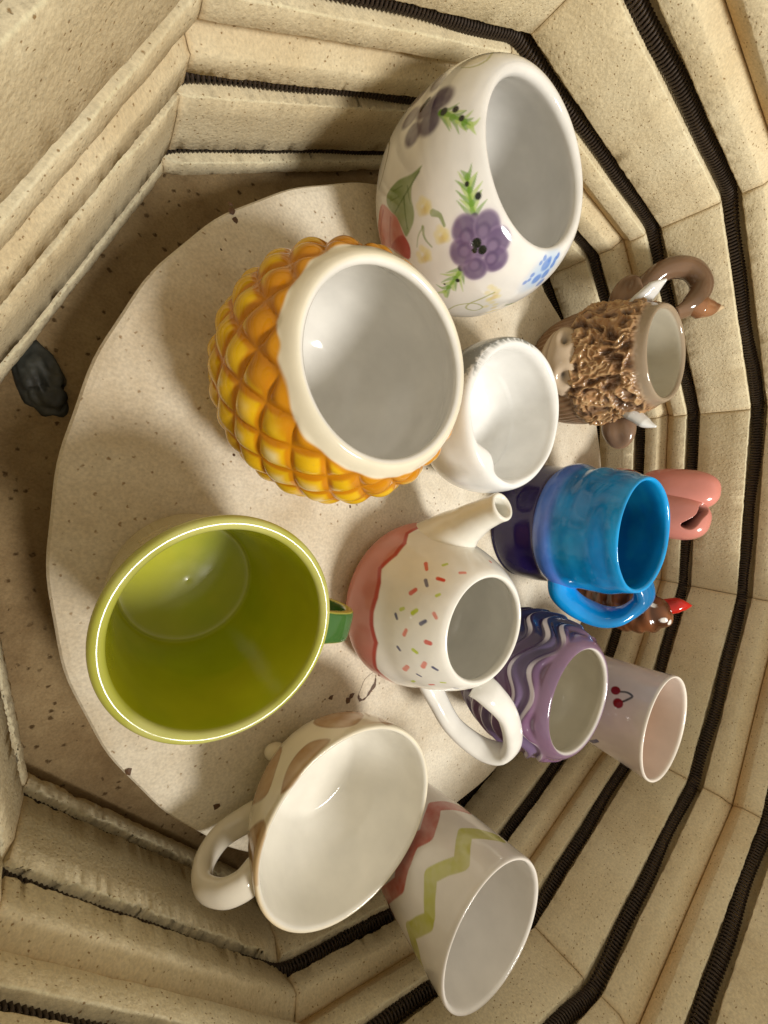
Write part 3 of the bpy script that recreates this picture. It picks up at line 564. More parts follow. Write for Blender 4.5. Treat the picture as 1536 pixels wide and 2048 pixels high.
def mark_ring(cx, cy, ra, rb, rot, w):
    n = 60; a = np.arange(n) * 2 * np.pi / n; ww = w * np.clip(.15 + .8 * np.sin(a + 2.2) + .5 * np.sin(a * 3 + 1) + .25 * np.sin(a * 11), .06, 1.4); V = []
    for sg, z in ((-1, .00025), (0, .0005), (1, .00025)):
        x = (ra + sg * ww) * np.cos(a) * (1 + .08 * np.sin(5 * a)); y = (rb + sg * ww) * np.sin(a); V.append(np.c_[cx + x * math.cos(rot) - y * math.sin(rot), cy + x * math.sin(rot) + y * math.cos(rot), np.full(n, z * 1000)] / 1000)
    return mesh_obj('glaze_stain', np.vstack(V), grid_faces(n, 3), M_MARK, shelf)
tag(mark_ring(-39 - SX * 1000, -131, 5.5, 11, -.25, 1.2), 'brown ring-shaped glaze stain')
def flecks(spots):
    V, F = [], []
    for x, y, r in spots:
        k = len(V); m_ = 7; V.append((x, y, .7 * min(1, r)))
        for j in range(m_):
            rr = r * (.55 + .8 * rng.random()); V.append((x + rr * math.cos(j * .9), y + rr * math.sin(j * .9), .05))
        F += [(k, k + 1 + j, k + 1 + (j + 1) % m_) for j in range(m_)]
    return mesh_obj('glaze_flecks', np.array(V) / 1000, F, M_MARK, shelf, smooth=False)
spots = [(-230, 122, 2.2), (-227, 119, 1.6), (-232, 125, 1.4), (-177, -188, 2.4), (-120, -212, 2.2), (-62, -141, 2.0), (-46, -142, 2.6), (-44, -139, 2), (-150, -150, 1.6)]
while len(spots) < 120:
    r_, a_ = .255 * math.sqrt(rng.random()), rng.random() * 6.283; spots.append((1000 * r_ * math.cos(a_), 1000 * r_ * math.sin(a_), .25 + .75 * rng.random() ** 3))
tag(flecks(spots), 'dark brown glaze flecks stuck to the shelf', kind='stuff')
for a in (0.4, 2.5, 4.6):
    h = -ST - Z0 / 1000; w = .019; q = []
    for z, e in ((0, .0025), (.0025, 0), (h - .0025, 0), (h, .0025)):
        ww = w - e; q.append(np.array([(-ww, -w + .004, z), (-w + .004, -ww, z), (w - .004, -ww, z), (ww, -w + .004, z), (ww, w - .004, z), (w - .004, ww, z), (-w + .004, ww, z), (-ww, w - .004, z)]))
    pv = np.vstack(q); pf = [tuple(f) for f in grid_faces(8, 4)] + [tuple(range(7, -1, -1)), tuple(range(24, 32))]
    o = mesh_obj('kiln_post', pv, pf, M_POST, None, (SX + .19 * math.cos(a), SY + .19 * math.sin(a), Z0 / 1000), smooth=False)
    tag(o, 'short square clay post holding up the round kiln shelf', 'kiln post', 'posts under the shelf')

# ------------------------------------------------------------------ vessels
PAL = dict(white=(.80, .79, .75), black=(.012, .016, .012), olive=(.33, .35, .06), olivedark=(.14, .12, .03), tan=(.62, .52, .24), plum=(.085, .055, .10), lilac=(.125, .082, .175), lilachalo=(.52, .44, .56),
  lilaclight=(.24, .175, .29), lilacdark=(.08, .05, .12), fern=(.16, .34, .03), fernlight=(.42, .58, .14), leaf=(.17, .26, .04), leafdark=(.08, .14, .02), rose=(.58, .13, .10), rosedark=(.40, .055, .05),
  yellow=(.78, .68, .28), ochre=(.66, .50, .14), sky=(.09, .22, .62), skylight=(.38, .56, .80), red=(.62, .06, .04), coral=(.72, .22, .17), lime=(.50, .60, .06), navy=(.045, .055, .16),
  patch=(.36, .175, .045), patchdark=(.25, .11, .03), zgreen=(.40, .40, .045), zred=(.40, .06, .035), cherry=(.24, .008, .008))

class Pot: pass
def revolve(name, cam_th, ds=.75, nth=420, disp=None, prof=None):
    """a thrown pot: rings of points round a vertical axis, denser on the decorated side"""
    P = prof or PROFILE[name]; pts = np.array(P['pts'], float); k = P['k']
    def res(poly, d):
        s = np.r_[0, np.cumsum(np.hypot(*np.diff(poly, axis=0).T))]; n = max(4, int(s[-1] / d)); q = np.linspace(0, s[-1], n + 1)
        return np.c_[np.interp(q, s, poly[:, 0]), np.interp(q, s, poly[:, 1])], q
    full = spline(pts, 12); full[:, 0] = np.maximum(full[:, 0], 0)
    o, so = res(full[:k * 12 + 1], ds); i, si = res(full[k * 12:], 1.6)
    prof_ = np.vstack([o, i[1:]]); S = np.r_[so, so[-1] + si[1:]]; inner = np.r_[np.zeros(len(o)), np.ones(len(i) - 1)]
    g = np.linspace(-180, 180, 3601); w = np.where(np.abs(g) < 112, 1, .3); cw = np.r_[0, np.cumsum((w[1:] + w[:-1]) / 2)]; cw /= cw[-1]
    th = np.radians(cam_th + np.interp(np.arange(nth) / nth, cw, g))
    q = Pot(); nv = len(prof_)
    q.th = np.tile(th, nv); q.s = np.repeat(S, nth); q.r = np.repeat(prof_[:, 0], nth); q.z = np.repeat(prof_[:, 1], nth); q.inner = np.repeat(inner, nth) > .5
    q.so, q.ro, q.lip = so, o[:, 0], so[-1]; q.base_r = q.r.copy()
    tg = np.gradient(prof_, axis=0); tg /= np.linalg.norm(tg, axis=1)[:, None] + 1e-9
    q.nr = np.repeat(tg[:, 1], nth); q.nz = np.repeat(-tg[:, 0], nth)
    q.F = grid_faces(nth, nv); q.c = P['c']; q.nth = nth
    q.P = lambda: np.c_[q.r * np.cos(q.th), q.r * np.sin(q.th), q.z] / 1000
    if disp is not None:
        d = disp(q); q.r = np.maximum(q.r + d * q.nr * (q.r > .5), 0); q.z = q.z + d * q.nz * (q.r > .5)
    q.col = np.tile(np.array(PAL['white']), (len(q.th), 1))
    return q

def put(q, rgb, w):
    c = np.array(PAL[rgb] if isinstance(rgb, str) else rgb); q.col += (c - q.col) * np.clip(w, 0, 1)[:, None]

def wrap(a): return (a + np.pi) % (2 * np.pi) - np.pi

def paint(q, ops):
    out = ~q.inner; R = q.base_r; idx = np.where(out)[0]; th = q.th[idx]; S = q.s[idx]; RR = R[idx]
    jig = q.P()[idx]; nz = vnoise(jig, 420); nz2 = vnoise(jig, 130)
    def apply(col, w, sub):
        c = np.array(PAL[col]); ii = idx[sub]; q.col[ii] += (c - q.col[ii]) * np.clip(w, 0, 1)[:, None]
    for op in ops:
        if op[0] == 'e':
            (t0, s0), = op[1]; a, b, rot, col, al, soft = op[2:]
            du = RR * wrap(th - math.radians(t0)); dv = S - s0; sub = np.where((np.abs(du) < a * 2) & (np.abs(dv) < a * 2))[0]
            d = np.hypot(du[sub] / a, dv[sub] / b) * (1 + .06 * nz2[sub]); apply(col, al * smooth(1 + soft, 1 - soft, d) * (.86 + .10 * nz2[sub] + .07 * nz[sub] if al < 1 else 1), sub)
        else:
            pts = op[1]; tm = math.radians(pts[0][0]); pr = np.interp([p[1] for p in pts], q.so, q.ro)
            L = np.array([(r * wrap(math.radians(p[0]) - tm), p[1]) for p, r in zip(pts, pr)])
            du = RR * wrap(th - tm); lo = L.min(0) - 8; hi = L.max(0) + 8
            sub = np.where((du > lo[0]) & (du < hi[0]) & (S > lo[1]) & (S < hi[1]))[0]
            if not len(sub): continue
            X = np.c_[du[sub], S[sub]]
            segs = list(zip(L[:-1], L[1:])) + ([(L[-1], L[0])] if op[0] == 'p' else [])
            best = np.full(len(sub), 1e9); tt = np.zeros(len(sub))
            for j, (a, b) in enumerate(segs):
                ab = b - a; t = np.clip(((X - a) @ ab) / (ab @ ab + 1e-9), 0, 1); d = np.hypot(*(X - a - t[:, None] * ab).T)
                k = d < best; best[k] = d[k]; tt[k] = (j + t[k]) / len(segs)
            if op[0] == 'l':
                w0, w1, col, al = op[2:]; w = w0 + (w1 - w0) * tt
                apply(col, al * smooth(w + .35, w - .35, best + nz2[sub] * .12 * w) * (.88 + .12 * nz2[sub] + .08 * nz[sub]), sub)
            else:
                col, al, soft = op[2:]; ins = np.zeros(len(sub), bool)
                for a, b in segs:
                    cr = ((a[1] > X[:, 1]) != (b[1] > X[:, 1])); xi = (b[0] - a[0]) * (X[:, 1] - a[1]) / (b[1] - a[1] + 1e-12) + a[0]
                    ins ^= cr & (X[:, 0] < xi)
                sd = np.where(ins, best, -best) + nz2[sub] * .3
                apply(col, al * smooth(-soft, soft, sd) * (.84 + .14 * nz2[sub] + .06 * nz[sub]), sub)

def finish(q, name, mat, parent=None, loc=None):
    return mesh_obj(name, q.P(), q.F, mat, parent, loc if loc is not None else ((0, 0, 0) if parent else (q.c[0], q.c[1], .0002)), col=np.clip(q.col, 0, 1))

def sweep(name, path, wid, thk, side, mat, parent, col=None, n=18, sub=10, power=2.4, colf=None):
    """a pulled handle: rounded-rectangle section (wid across, thk in the bend plane) carried along a smooth path, all in mm"""
    C = spline(path, sub); m_ = len(C); u = np.linspace(0, 1, m_); W = np.interp(u, np.linspace(0, 1, len(wid)), wid); T = np.interp(u, np.linspace(0, 1, len(thk)), thk)
    tg = np.gradient(C, axis=0); tg /= np.linalg.norm(tg, axis=1)[:, None]; B = np.asarray(side, float); B = B / np.linalg.norm(B)
    B = B - (tg @ B)[:, None] * tg; B /= np.linalg.norm(B, axis=1)[:, None]; Nn = np.cross(B, tg)
    a = np.arange(n) * 2 * np.pi / n; ca = np.sign(np.cos(a)) * np.abs(np.cos(a)) ** (2 / power); sa = np.sign(np.sin(a)) * np.abs(np.sin(a)) ** (2 / power)
    V = C[:, None, :] + (W[:, None] * ca)[..., None] * B[:, None, :] + (T[:, None] * sa)[..., None] * Nn[:, None, :]
    V = np.vstack([C[:1], V.reshape(-1, 3), C[-1:]]) / 1000
    F = [tuple(f) for f in (grid_faces(n, m_) + 1)] + [(0, (i + 1) % n + 1, i + 1) for i in range(n)]
    e = 1 + (m_ - 1) * n; F += [(len(V) - 1, e + i, e + (i + 1) % n) for i in range(n)]
    c = np.tile(np.array(PAL['white'] if col is None else col), (len(V), 1))
    if colf is not None:
        ang = np.r_[0, np.tile(a, m_), 0]; c = colf(c, ang, V)
    return mesh_obj(name, V, F, mat, parent, col=c)

def lump(name, center, radii, mat, parent, rot=None, col=(.8, .8, .8), disp=None, colf=None, nu=48, nv=28):
    """a rounded modelled form: ellipsoid pushed and pulled by disp (unit directions -> radius factor)"""
    t = np.linspace(0, np.pi, nv); p = np.arange(nu) * 2 * np.pi / nu
    U = np.stack([np.outer(np.sin(t), np.cos(p)), np.outer(np.sin(t), np.sin(p)), np.repeat(np.cos(t)[:, None], nu, 1)], -1).reshape(-1, 3)
    k = disp(U) if disp is not None else np.ones(len(U))
    L = U * k[:, None] * np.asarray(radii); Rm = np.array(rot) if rot is not None else np.eye(3)
    V = (L @ Rm.T + np.asarray(center)) / 1000
    c = np.tile(np.array(col), (len(V), 1)).astype(float)
    if colf is not None: c = colf(c, U, V)
    return mesh_obj(name, V, grid_faces(nu, nv), mat, parent, col=np.clip(c, 0, 1))

def frame(zdir, xhint=(0, 0, 1)):
    z = np.array(zdir, float); z /= np.linalg.norm(z); x = np.array(xhint, float); x -= (x @ z) * z
    if np.linalg.norm(x) < 1e-6: x = np.array([1.0, 0, 0]) - z[0] * z
    x /= np.linalg.norm(x); return np.stack([x, np.cross(z, x), z], 1)

def pol(th, r, z): return (r * math.cos(math.radians(th)), r * math.sin(math.radians(th)), z)

# --- white bowl with painted flowers
q = revolve('bowl', -119, .55, 560); q.col[:] = (.80, .79, .76); put(q, (.66, .64, .57), smooth(.3, .9, vnoise(q.P(), 26)) * .25 * ~q.inner)
paint(q, DECOR['bowl'])
tag(finish(q, 'flower_bowl', G_PAINT), 'round white bowl painted with purple flowers, green leaves and a blue blossom', 'bowl')

# --- pineapple pot
def pine_disp(q):
    a = 17 * q.th / (2 * np.pi); b = q.s / 24.0; wob = .05 * vnoise(q.P(), 45)
    fa = (a + b + wob) % 1; fb = (a - b + wob) % 1
    q.edge = np.minimum(np.minimum(fa, 1 - fa), np.minimum(fb, 1 - fb)) * 2
    m = smooth(30, 46, q.s) * smooth(q.lip - 7, q.lip - 14, q.s) * ~q.inner
    return m * (3.3 * (np.sin(np.pi * fa) * np.sin(np.pi * fb)) ** .75 - 1.3 + .3 * vnoise(q.P(), 90)) + q.inner * smooth(92, 80, q.z) * .8 * vnoise(q.P(), 48)
q = revolve('pineapple', -135, .6, 560, pine_disp); Pn = q.P(); nz = fbm(Pn, 60, 3); out = ~q.inner
body = out & True
w_collar = smooth(q.lip - 9, q.lip - 7, q.s + 2.6 * vnoise(Pn, 55) + 1.2 * vnoise(Pn, 140))
put(q, (.80, .49, .012), out * (1 - w_collar)); put(q, (.88, .64, .06), out * (1 - w_collar) * smooth(.45, .85, q.edge) * smooth(-.2, .5, vnoise(Pn, 70)) * .7)
put(q, (.84, .78, .50), out * (1 - w_collar) * smooth(.35, .8, q.edge) * smooth(.35, .7, vnoise(Pn + 3, 75)) * .75)
near = smooth(q.lip - 62, q.lip - 24, q.s)
put(q, (.60, .215, .006), out * (1 - w_collar) * smooth(.20 + .22 * near, .05 + .14 * near, q.edge + .12 * nz) * .9)
put(q, (.60, .235, .008), out * (1 - w_collar) * smooth(q.lip - 20, q.lip - 15, q.s + 9 * vnoise(Pn, 42) * 1.2) * .9)
put(q, (.80, .74, .58), out * w_collar)
put(q, (.82, .80, .75), q.inner * 1.0)
tag(finish(q, 'pineapple_pot', G_PAINT), 'yellow and orange pineapple-textured pot with cream collar and white inside', 'pot')

# --- white egg-shaped creamer with a sooty grey side
CREAM = dict(c=(-.0335, .0920), k=9, pts=[(0,1),(30,0),(36,2),(46,12),(53,26),(56,40),(55.6,50),(54.4,57),(52.6,60.8),(50.2,62),(47.8,61),(46.2,57.5),(46,48),(43,30),(36,14),(24,8),(0,7)])
def cream_disp(q):
    d = np.degrees(wrap(q.th - math.radians(-115))); g = np.exp(-(d / 17) ** 2); d2 = np.degrees(wrap(q.th - math.radians(60)))
    egg = 1.6 * np.cos(np.radians(d2) * 2) + 1.0 * np.cos(np.radians(d))
    return np.where(q.inner, 8.5 * g * smooth(20, 46, q.z) - egg * (q.z > 25), egg * smooth(5, 30, q.z) + 4 * np.exp(-(d / 34) ** 2) * smooth(60, 35, q.z)) + .35 * vnoise(q.P(), 40)
q = revolve('creamer', -155, .7, 420, cream_disp, CREAM); Pn = q.P(); q.col[:] = (.82, .82, .80)
d = np.degrees(wrap(q.th - math.radians(140))); side = smooth(62, 28, np.abs(d)) * ~q.inner * smooth(66, 55, q.z + 4 * vnoise(Pn, 60))
put(q, (.17, .18, .165), smooth(.25, .75, side + .42 * vnoise(Pn, 520) + .2 * vnoise(Pn, 1100)) * (side > .02) * .9)
put(q, (.30, .31, .29), (side > .05) * smooth(.55, .75, vnoise(Pn + 2, 800)) * .6)
tag(finish(q, 'creamer', G_SOFT), 'egg-shaped white open creamer with a sooty grey speckled flank, beside the pineapple pot', 'creamer')

# --- brown long-haired cow mug
root = empty('cow_mug', (PROFILE['cow']['c'][0], PROFILE['cow']['c'][1], .0002)); FACE = -158
tag(root, 'brown shaggy highland-cow mug with curly fringe, beige muzzle, white horns and tail handle', 'mug')
def cow_disp(q):
    P = q.P(); d = np.degrees(wrap(q.th - math.radians(FACE))); front = smooth(125, 80, np.abs(d)); fr = smooth(36, 46, q.z) * smooth(95, 86, q.z) * front * ~q.inner
    P2 = P * np.array([1, 1, .8]) + .006 * np.c_[vnoise(P, 60), vnoise(P + 2, 60), vnoise(P + 4, 60)]
    P2 = P2 + .003 * np.c_[vnoise(P, 170), vnoise(P + 2, 170), vnoise(P + 4, 170)]; rid = 1 - np.abs(vnoise(P2, 150)) * 2.1; r2 = 1 - np.abs(vnoise(P2 + 7, 380)) * 2.0
    q.rid = rid; q.r2 = r2; q.fr = fr
    tuft = 4.0 * np.exp(-((q.z - 50) / 10) ** 2) * front * (.6 + .6 * vnoise(P, 75))
    hair = .55 * np.sin(q.th * 52 + 5 * vnoise(P, 50)) * smooth(90, 70, q.z) * (1 - fr) * ~q.inner
    return fr * (2.9 * rid + 1.7 * r2 + tuft) + hair
q = revolve('cow', -144, .7, 520, cow_disp); Pn = q.P(); nz = fbm(Pn, 80, 3); out = ~q.inner
q.col[:] = (.23, .125, .065); st = .5 + .5 * np.sin(q.th * 52 + 5 * vnoise(Pn, 50) + 1); put(q, (.36, .235, .14), out * st * .8); put(q, (.12, .065, .035), out * smooth(.1, .6, nz) * .5)
put(q, (.40, .22, .10), q.fr * smooth(.1, .6, q.rid)); put(q, (.56, .38, .19), q.fr * smooth(.35, .9, q.r2) * smooth(.1, .8, q.rid) * .85); put(q, (.10, .045, .02), q.fr * smooth(.3, -.5, q.rid) * .9)
put(q, (.33, .255, .175), smooth(90, 95, q.z) * (q.r > 33)); put(q, (.64, .60, .49), q.inner * smooth(98.5, 96.5, q.z))
finish(q, 'body', G_PAINT, root)
fx, fy = math.cos(math.radians(FACE)), math.sin(math.radians(FACE)); FR = np.array([[fx, -fy, 0], [fy, fx, 0], [0, 0, 1]])
def muz(U):
    k = np.ones(len(U))
    for sy in (-1, 1):
        d = np.linalg.norm(U - np.array([.72, .52 * sy, .40]) / np.linalg.norm([.72, .52, .40]), axis=1); k -= .22 * np.exp(-(d / .15) ** 2); k += .07 * np.exp(-((d - .33) / .14) ** 2)
    k -= .10 * np.exp(-((U[:, 2] + .28 - .2 * U[:, 1] ** 2) / .07) ** 2) * (U[:, 0] > 0)
    k += .07 * np.exp(-((U[:, 2] - .1) / .3) ** 2) * U[:, 0]
    return k
def muzc(c, U, V):
    for sy in (-1, 1):
        d = np.linalg.norm(U - np.array([.72, .52 * sy, .40]) / np.linalg.norm([.72, .52, .40]), axis=1); c += (np.array([.06, .055, .05]) - c) * np.exp(-(d / .13) ** 2)[:, None] * .85
    w = np.exp(-((U[:, 2] + .28 - .2 * U[:, 1] ** 2) / .06) ** 2) * (U[:, 0] > .2); c += (np.array([.25, .16, .10]) - c) * w[:, None] * .7
    return c
mz = lump('muzzle', (40 * fx, 40 * fy, 34), (21, 30, 21), G_SOFT, root, FR, (.56, .44, .31), muz, muzc, 72, 44); tag(mz, 'beige muzzle with dark nostrils')
for sg, nm in ((1, 'u'), (-1, 'l')):
    a = FACE - sg * 97; dirv = np.array(pol(a, 1, 0)) + np.array([0, 0, .12]); fd = np.array([fx, fy, .35])
    ear = lump('ear', np.array(pol(a, 58, 62)), (9.5, 14, 21), G_SOFT, root, frame(dirv, fd), (.22, .135, .085), lambda U: 1 - .25 * np.exp(-((U[:, 0] - .9) / .35) ** 2 - (U[:, 1] / .5) ** 2) - .12 * U[:, 2] * (U[:, 2] > 0), lambda c, U, V: c * (1 + .35 * vnoise(V, 90)[:, None]))
    hd = np.array(pol(a, .55, 0)) + np.array([0, 0, .85]) - np.array([fx, fy, 0]) * .05
    hb = np.array(pol(a + sg * 10, 46, 76)); pts = [hb - hd * 8, hb + hd * 2, hb + hd * 13 + np.array(pol(a, 2, 0)), hb + hd * 23 + np.array(pol(a, .5, 0))]
    horn = sweep('horn', pts, [8, 10, 8, .8], [5, 5.5, 4.4, .8], np.array(pol(a + 90, 1, 0)), G_PAINT, root, (.74, .74, .72), power=2)
    tag(horn, 'short white horn')
hc = lambda c, ang, V: np.clip(np.array([.20, .12, .072]) * (1 + .45 * vnoise(V * np.array([1, 1, 1]), 75)[:, None]), 0, 1)
tail = sweep('handle', [(-4, 42, 46), (-8, 60, 66), (-8, 78, 84), (4, 82, 99), (14, 70, 107), (12, 52, 104), (8, 42, 95)], [10, 9.5, 9, 9, 9, 9, 8], [10, 9.5, 9, 8.5, 8.5, 8, 4], (.9, .1, -.3), G_PAINT, root, colf=hc, power=2)
tag(tail, 'brown tail-shaped handle')
sweep('tail_tuft', [(10, 50, 104), (18, 52, 108), (27, 55, 113), (36, 60, 119)], [7, 9.5, 6.5, .8], [6, 8, 5, .6], (0, 1, .2), G_PAINT, root, power=2, colf=lambda c, ang, V: np.where((V[:, 0] > .030)[:, None], np.array([.55, .42, .26]), np.array([.26, .12, .055])) * (1 + .3 * vnoise(V, 140)[:, None]))

# --- blue mug on a dark purple foot
root = empty('blue_mug', (PROFILE['blue']['c'][0], PROFILE['blue']['c'][1], .0002)); tag(root, 'bright blue hand-built mug with a periwinkle ridge and dark purple foot', 'mug')
def blue_disp(q):
    P = q.P(); g = smooth(58, 66, q.z) * smooth(106, 98, q.z)
    return np.where(q.inner, .9 * vnoise(P * np.array([1, 1, 1.6]), 26) * smooth(108, 100, q.z), g * (1.1 * np.sin(q.z * .30 + 2.2 * vnoise(P, 18)) * vnoise(P + 3, 16) * 1.2 + .4 * vnoise(P, 45))) + .25 * vnoise(P, 60)
q = revolve('blue', -167, .7, 420, blue_disp); Pn = q.P(); nz = fbm(Pn * np.array([1, 1, 2.2]), 38, 3); out = ~q.inner
q.col[:] = (.004, .24, .58); put(q, (.002, .13, .36), smooth(-.1, .45, nz) * .7); put(q, (.02, .36, .72), smooth(.05, .5, -nz) * .55)
put(q, (.005, .34, .78), smooth(99, 106, q.z) * .8)
put(q, (.07, .17, .55), out * smooth(64, 55, q.z)); put(q, (.20, .25, .62), out * smooth(60, 56, q.z) * smooth(-.1, .5, vnoise(Pn, 40)) * .6); put(q, (.020, .012, .085), out * smooth(46, 42.5, q.z)); put(q, (.05, .035, .17), out * smooth(46, 42.5, q.z) * smooth(.2, .6, nz) * .5)
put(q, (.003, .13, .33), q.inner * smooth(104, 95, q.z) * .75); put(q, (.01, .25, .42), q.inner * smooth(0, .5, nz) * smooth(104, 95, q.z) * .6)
finish(q, 'body', G_WAVY, root)
bc = lambda c, ang, V: np.array([.004, .24, .60]) * (1 + .5 * vnoise(V, 45)[:, None])
sweep('handle', [pol(-92, 48, 50), pol(-86, 60, 52), pol(-73, 71, 62), pol(-60, 79, 75), pol(-49, 79, 87), pol(-40, 68, 97), pol(-37, 47.5, 97)], [15, 14, 13, 13, 13, 13, 13], [8, 7.5, 7, 7, 7, 7, 5], pol(30, 1, 0), G_WAVY, root, colf=bc)

# --- pink long-eared piece behind the blue mug
root = empty('pink_figurine', (.1900, .1000, .0002)); tag(root, 'pink ceramic piece with two rounded lobes and a dark slot, behind the blue mug', 'figurine')
PK = (.62, .235, .19)
pc = lambda c, U, V: c * (1 + .10 * vnoise(V, 60)[:, None])
lump('body', (0, 0, 36), (36, 38, 36.5), G_SOFT, root, None, PK, lambda U: 1 - .10 * np.maximum(0, -U[:, 2]) ** 4, pc)
blunt = lambda U: 1 / (np.abs(U[:, 0]) ** 2.6 + np.abs(U[:, 1]) ** 2.6 + np.abs(U[:, 2]) ** 2.6) ** (1 / 2.6)
SA, SB = np.array([.78, .42, .46]), np.array([.59, -.45, .67])
def slot(U):
    ab = SB - SA; t = np.clip(((U - SA) @ ab) / (ab @ ab), 0, 1); return np.linalg.norm(U - SA - t[:, None] * ab, axis=1)
e1 = lump('lobe', (8, 21, 85), (17, 20, 34), G_SOFT, root, frame((.42, .10, 1), (-1, 0, .2)), PK, blunt, pc); tag(e1, 'plain rounded pink lobe')
e2 = lump('lobe', (6, -7, 82), (18, 22, 35), G_SOFT, root, frame((.42, -.05, 1), (-1, 0, .2)), PK, lambda U: blunt(U) * (1 - .62 * smooth(.155, .105, slot(U))), lambda c, U, V: pc(c, U, V) * (1 - .985 * smooth(.155, .13, slot(U)))[:, None], 300, 240); tag(e2, 'pink lobe with a dark slot near its tip')  # carved slot; the shade inside it is painted in as near-black

# --- brown dotted piece with a red tip
root = empty('brown_figurine', (.2240, -.0030, .0002)); tag(root, 'small brown ceramic piece with white dots and red pointed tip, behind blue mug handle', 'figurine')
DOTS = rng.normal(size=(26, 3)); DOTS /= np.linalg.norm(DOTS, axis=1)[:, None]
def brc(c, U, V):
    w = np.sin(U[:, 2] * 22 + 4 * vnoise(U, 1.6) + 3 * U[:, 1]); c = c * (1 + .55 * w[:, None])
    d = np.min(np.linalg.norm(U[:, None, :] - DOTS[None], axis=2), axis=1); return c + (np.array([.8, .76, .70]) - c) * smooth(.11, .09, d)[:, None]
lump('body', (0, 0, 48), (25, 26, 48.5), G_PAINT, root, None, (.15, .055, .022), lambda U: 1 + .03 * np.sin(U[:, 2] * 22 + 3 * U[:, 1]), brc, 120, 90)
sweep('crest', [(2, 8, 86), (6, 14, 96), (10, 16, 101), (16, 18, 105)], [8, 7.5, 5, .7], [6, 6, 4, .7], (0, 1, 0), G_PAINT, root, (.50, .018, .012), power=2)

# --- teapot with sprinkles
root = empty('teapot', (PROFILE['teapot']['c'][0], PROFILE['teapot']['c'][1], .0002)); tag(root, 'lidless white teapot with coloured sprinkles and a pink base', 'teapot')
q = revolve('teapot', 175, .55, 560); Pn = q.P(); q.col[:] = (.81, .79, .73); out = ~q.inner
ed = DECOR['teapot_edge']; xs = np.array([e[0] for e in ed]); ys = np.array([e[1] for e in ed]); tdeg = np.degrees(q.th) % 360
sb = np.interp(tdeg, np.r_[0, xs, 360], np.r_[80, ys, 80]) + 1.5 * np.sin(np.radians(tdeg) * 9) * ((tdeg < 90) | (tdeg > 240)) + 1
br = fbm(Pn * np.array([1, 1, .4]), 55, 3); put(q, (.54, .17, .135), out * smooth(sb + .5, sb - .5, q.s) * (.92 + .12 * br)); put(q, (.66, .30, .25), out * smooth(sb - 1, sb - 3, q.s) * smooth(.0, .6, br) * .5)
put(q, (.43, .055, .04), out * smooth(2.4, .9, np.abs(q.s - sb + 1.2)) * .85)
paint(q, DECOR['teapot']); finish(q, 'body', G_PAINT, root)
sweep('handle', [pol(-58, 44.5, 71), pol(-53, 52, 79), pol(-46, 74, 82.5), pol(-45, 104, 78), pol(-47, 118, 70), pol(-52, 114, 58), pol(-59, 94, 45), pol(-64, 72, 37), pol(-69, 54, 32)], [11, 9.5, 8, 8.5, 9, 8.5, 7.5, 8, 10], [2.5, 5.5, 5, 5, 5.5, 5, 4.5, 5, 5], pol(38, 1, 0), G_PAINT, root, (.80, .785, .74))
def spout():
    A = spline([(-8, 36, 30), (-12, 50, 44), (-15.5, 60, 58), (-18, 68, 72), (-19.5, 74.5, 86)], 10); n = 40; nA = len(A)
    ro = np.interp(np.linspace(0, 1, nA), [0, .25, .5, .75, .93, 1], [30, 20, 13.5, 10.3, 9.2, 9.4]); tg = np.gradient(A, axis=0); tg /= np.linalg.norm(tg, axis=1)[:, None]
    tip = np.array([.15, .42, .9]); tip /= np.linalg.norm(tip)
    rings = []
    for i in range(nA): rings.append((A[i], ro[i], tg[i]))
    e, t = A[-1], tg[-1]; rings += [(e + t * .9, 9.0, t), (e + t * 1.3, 8.0, t), (e + t * .9, 6.9, t), (e - t * 1, 6.3, t), (e - t * 12, 6.0, t), (e - t * 26, 6, t), (e - t * 26, .01, t)]
    a = np.arange(n) * 2 * np.pi / n; V = []
    for p, r, t in rings:
        x = np.cross(t, [1, 0, 0]); x /= np.linalg.norm(x); y = np.cross(t, x); V.append(p + r * (np.cos(a)[:, None] * x + np.sin(a)[:, None] * y))
    V = np.vstack(V) / 1000; return mesh_obj('spout', V, grid_faces(n, len(rings)), G_PAINT, root, col=np.tile((.80, .78, .70), (len(V), 1)))
spout()

# --- green mug
root = empty('green_mug', (PROFILE['green']['c'][0], PROFILE['green']['c'][1], .0002)); tag(root, 'big mug glazed olive green inside with pale lime rim, standing alone near the shelf edge', 'mug')
q = revolve('green', 143, .75, 420, lambda q: .35 * vnoise(q.P(), 30)); Pn = q.P(); nz = fbm(Pn, 40, 3); out = ~q.inner
q.col[:] = (.60, .52, .24); put(q, (.46, .42, .12), out * smooth(-.2, .6, nz) * .6)
paint(q, DECOR['green'])
rim = smooth(84, 88, q.z); put(q, (.42, .43, .07), rim); put(q, (.56, .55, .20), rim * smooth(-.1, .5, nz) * .7)
inn = q.inner * smooth(90.8, 88.5, q.z); put(q, (.46, .46, .016), inn); put(q, (.36, .42, .010), inn * smooth(.0, .5, nz) * .6); put(q, (.48, .44, .02), inn * smooth(.1, .6, -nz) * .5)
put(q, (.60, .58, .24), q.inner * smooth(1.3, .4, np.abs(q.r - 33.0)) * (q.z < 9) * .6)
finish(q, 'body', G_SOFT, root)
gc = lambda c, ang, V: np.where((np.abs(np.sin(ang)) > .55)[:, None], np.array([.04, .115, .025]), np.array([.44, .40, .06])) * (1 + .4 * vnoise(V, 60)[:, None])
sweep('handle', [pol(4, 41, 74), pol(4, 55, 73), pol(4, 68, 67), pol(4, 74, 52), pol(4, 68, 37), pol(4, 54, 28), pol(4, 38, 26)], [9, 8, 8, 8, 8, 8, 9], [4, 3.2, 3, 3, 3, 3.2, 4], pol(94, 1, 0), G_PAINT, root, colf=gc, power=4, n=28)

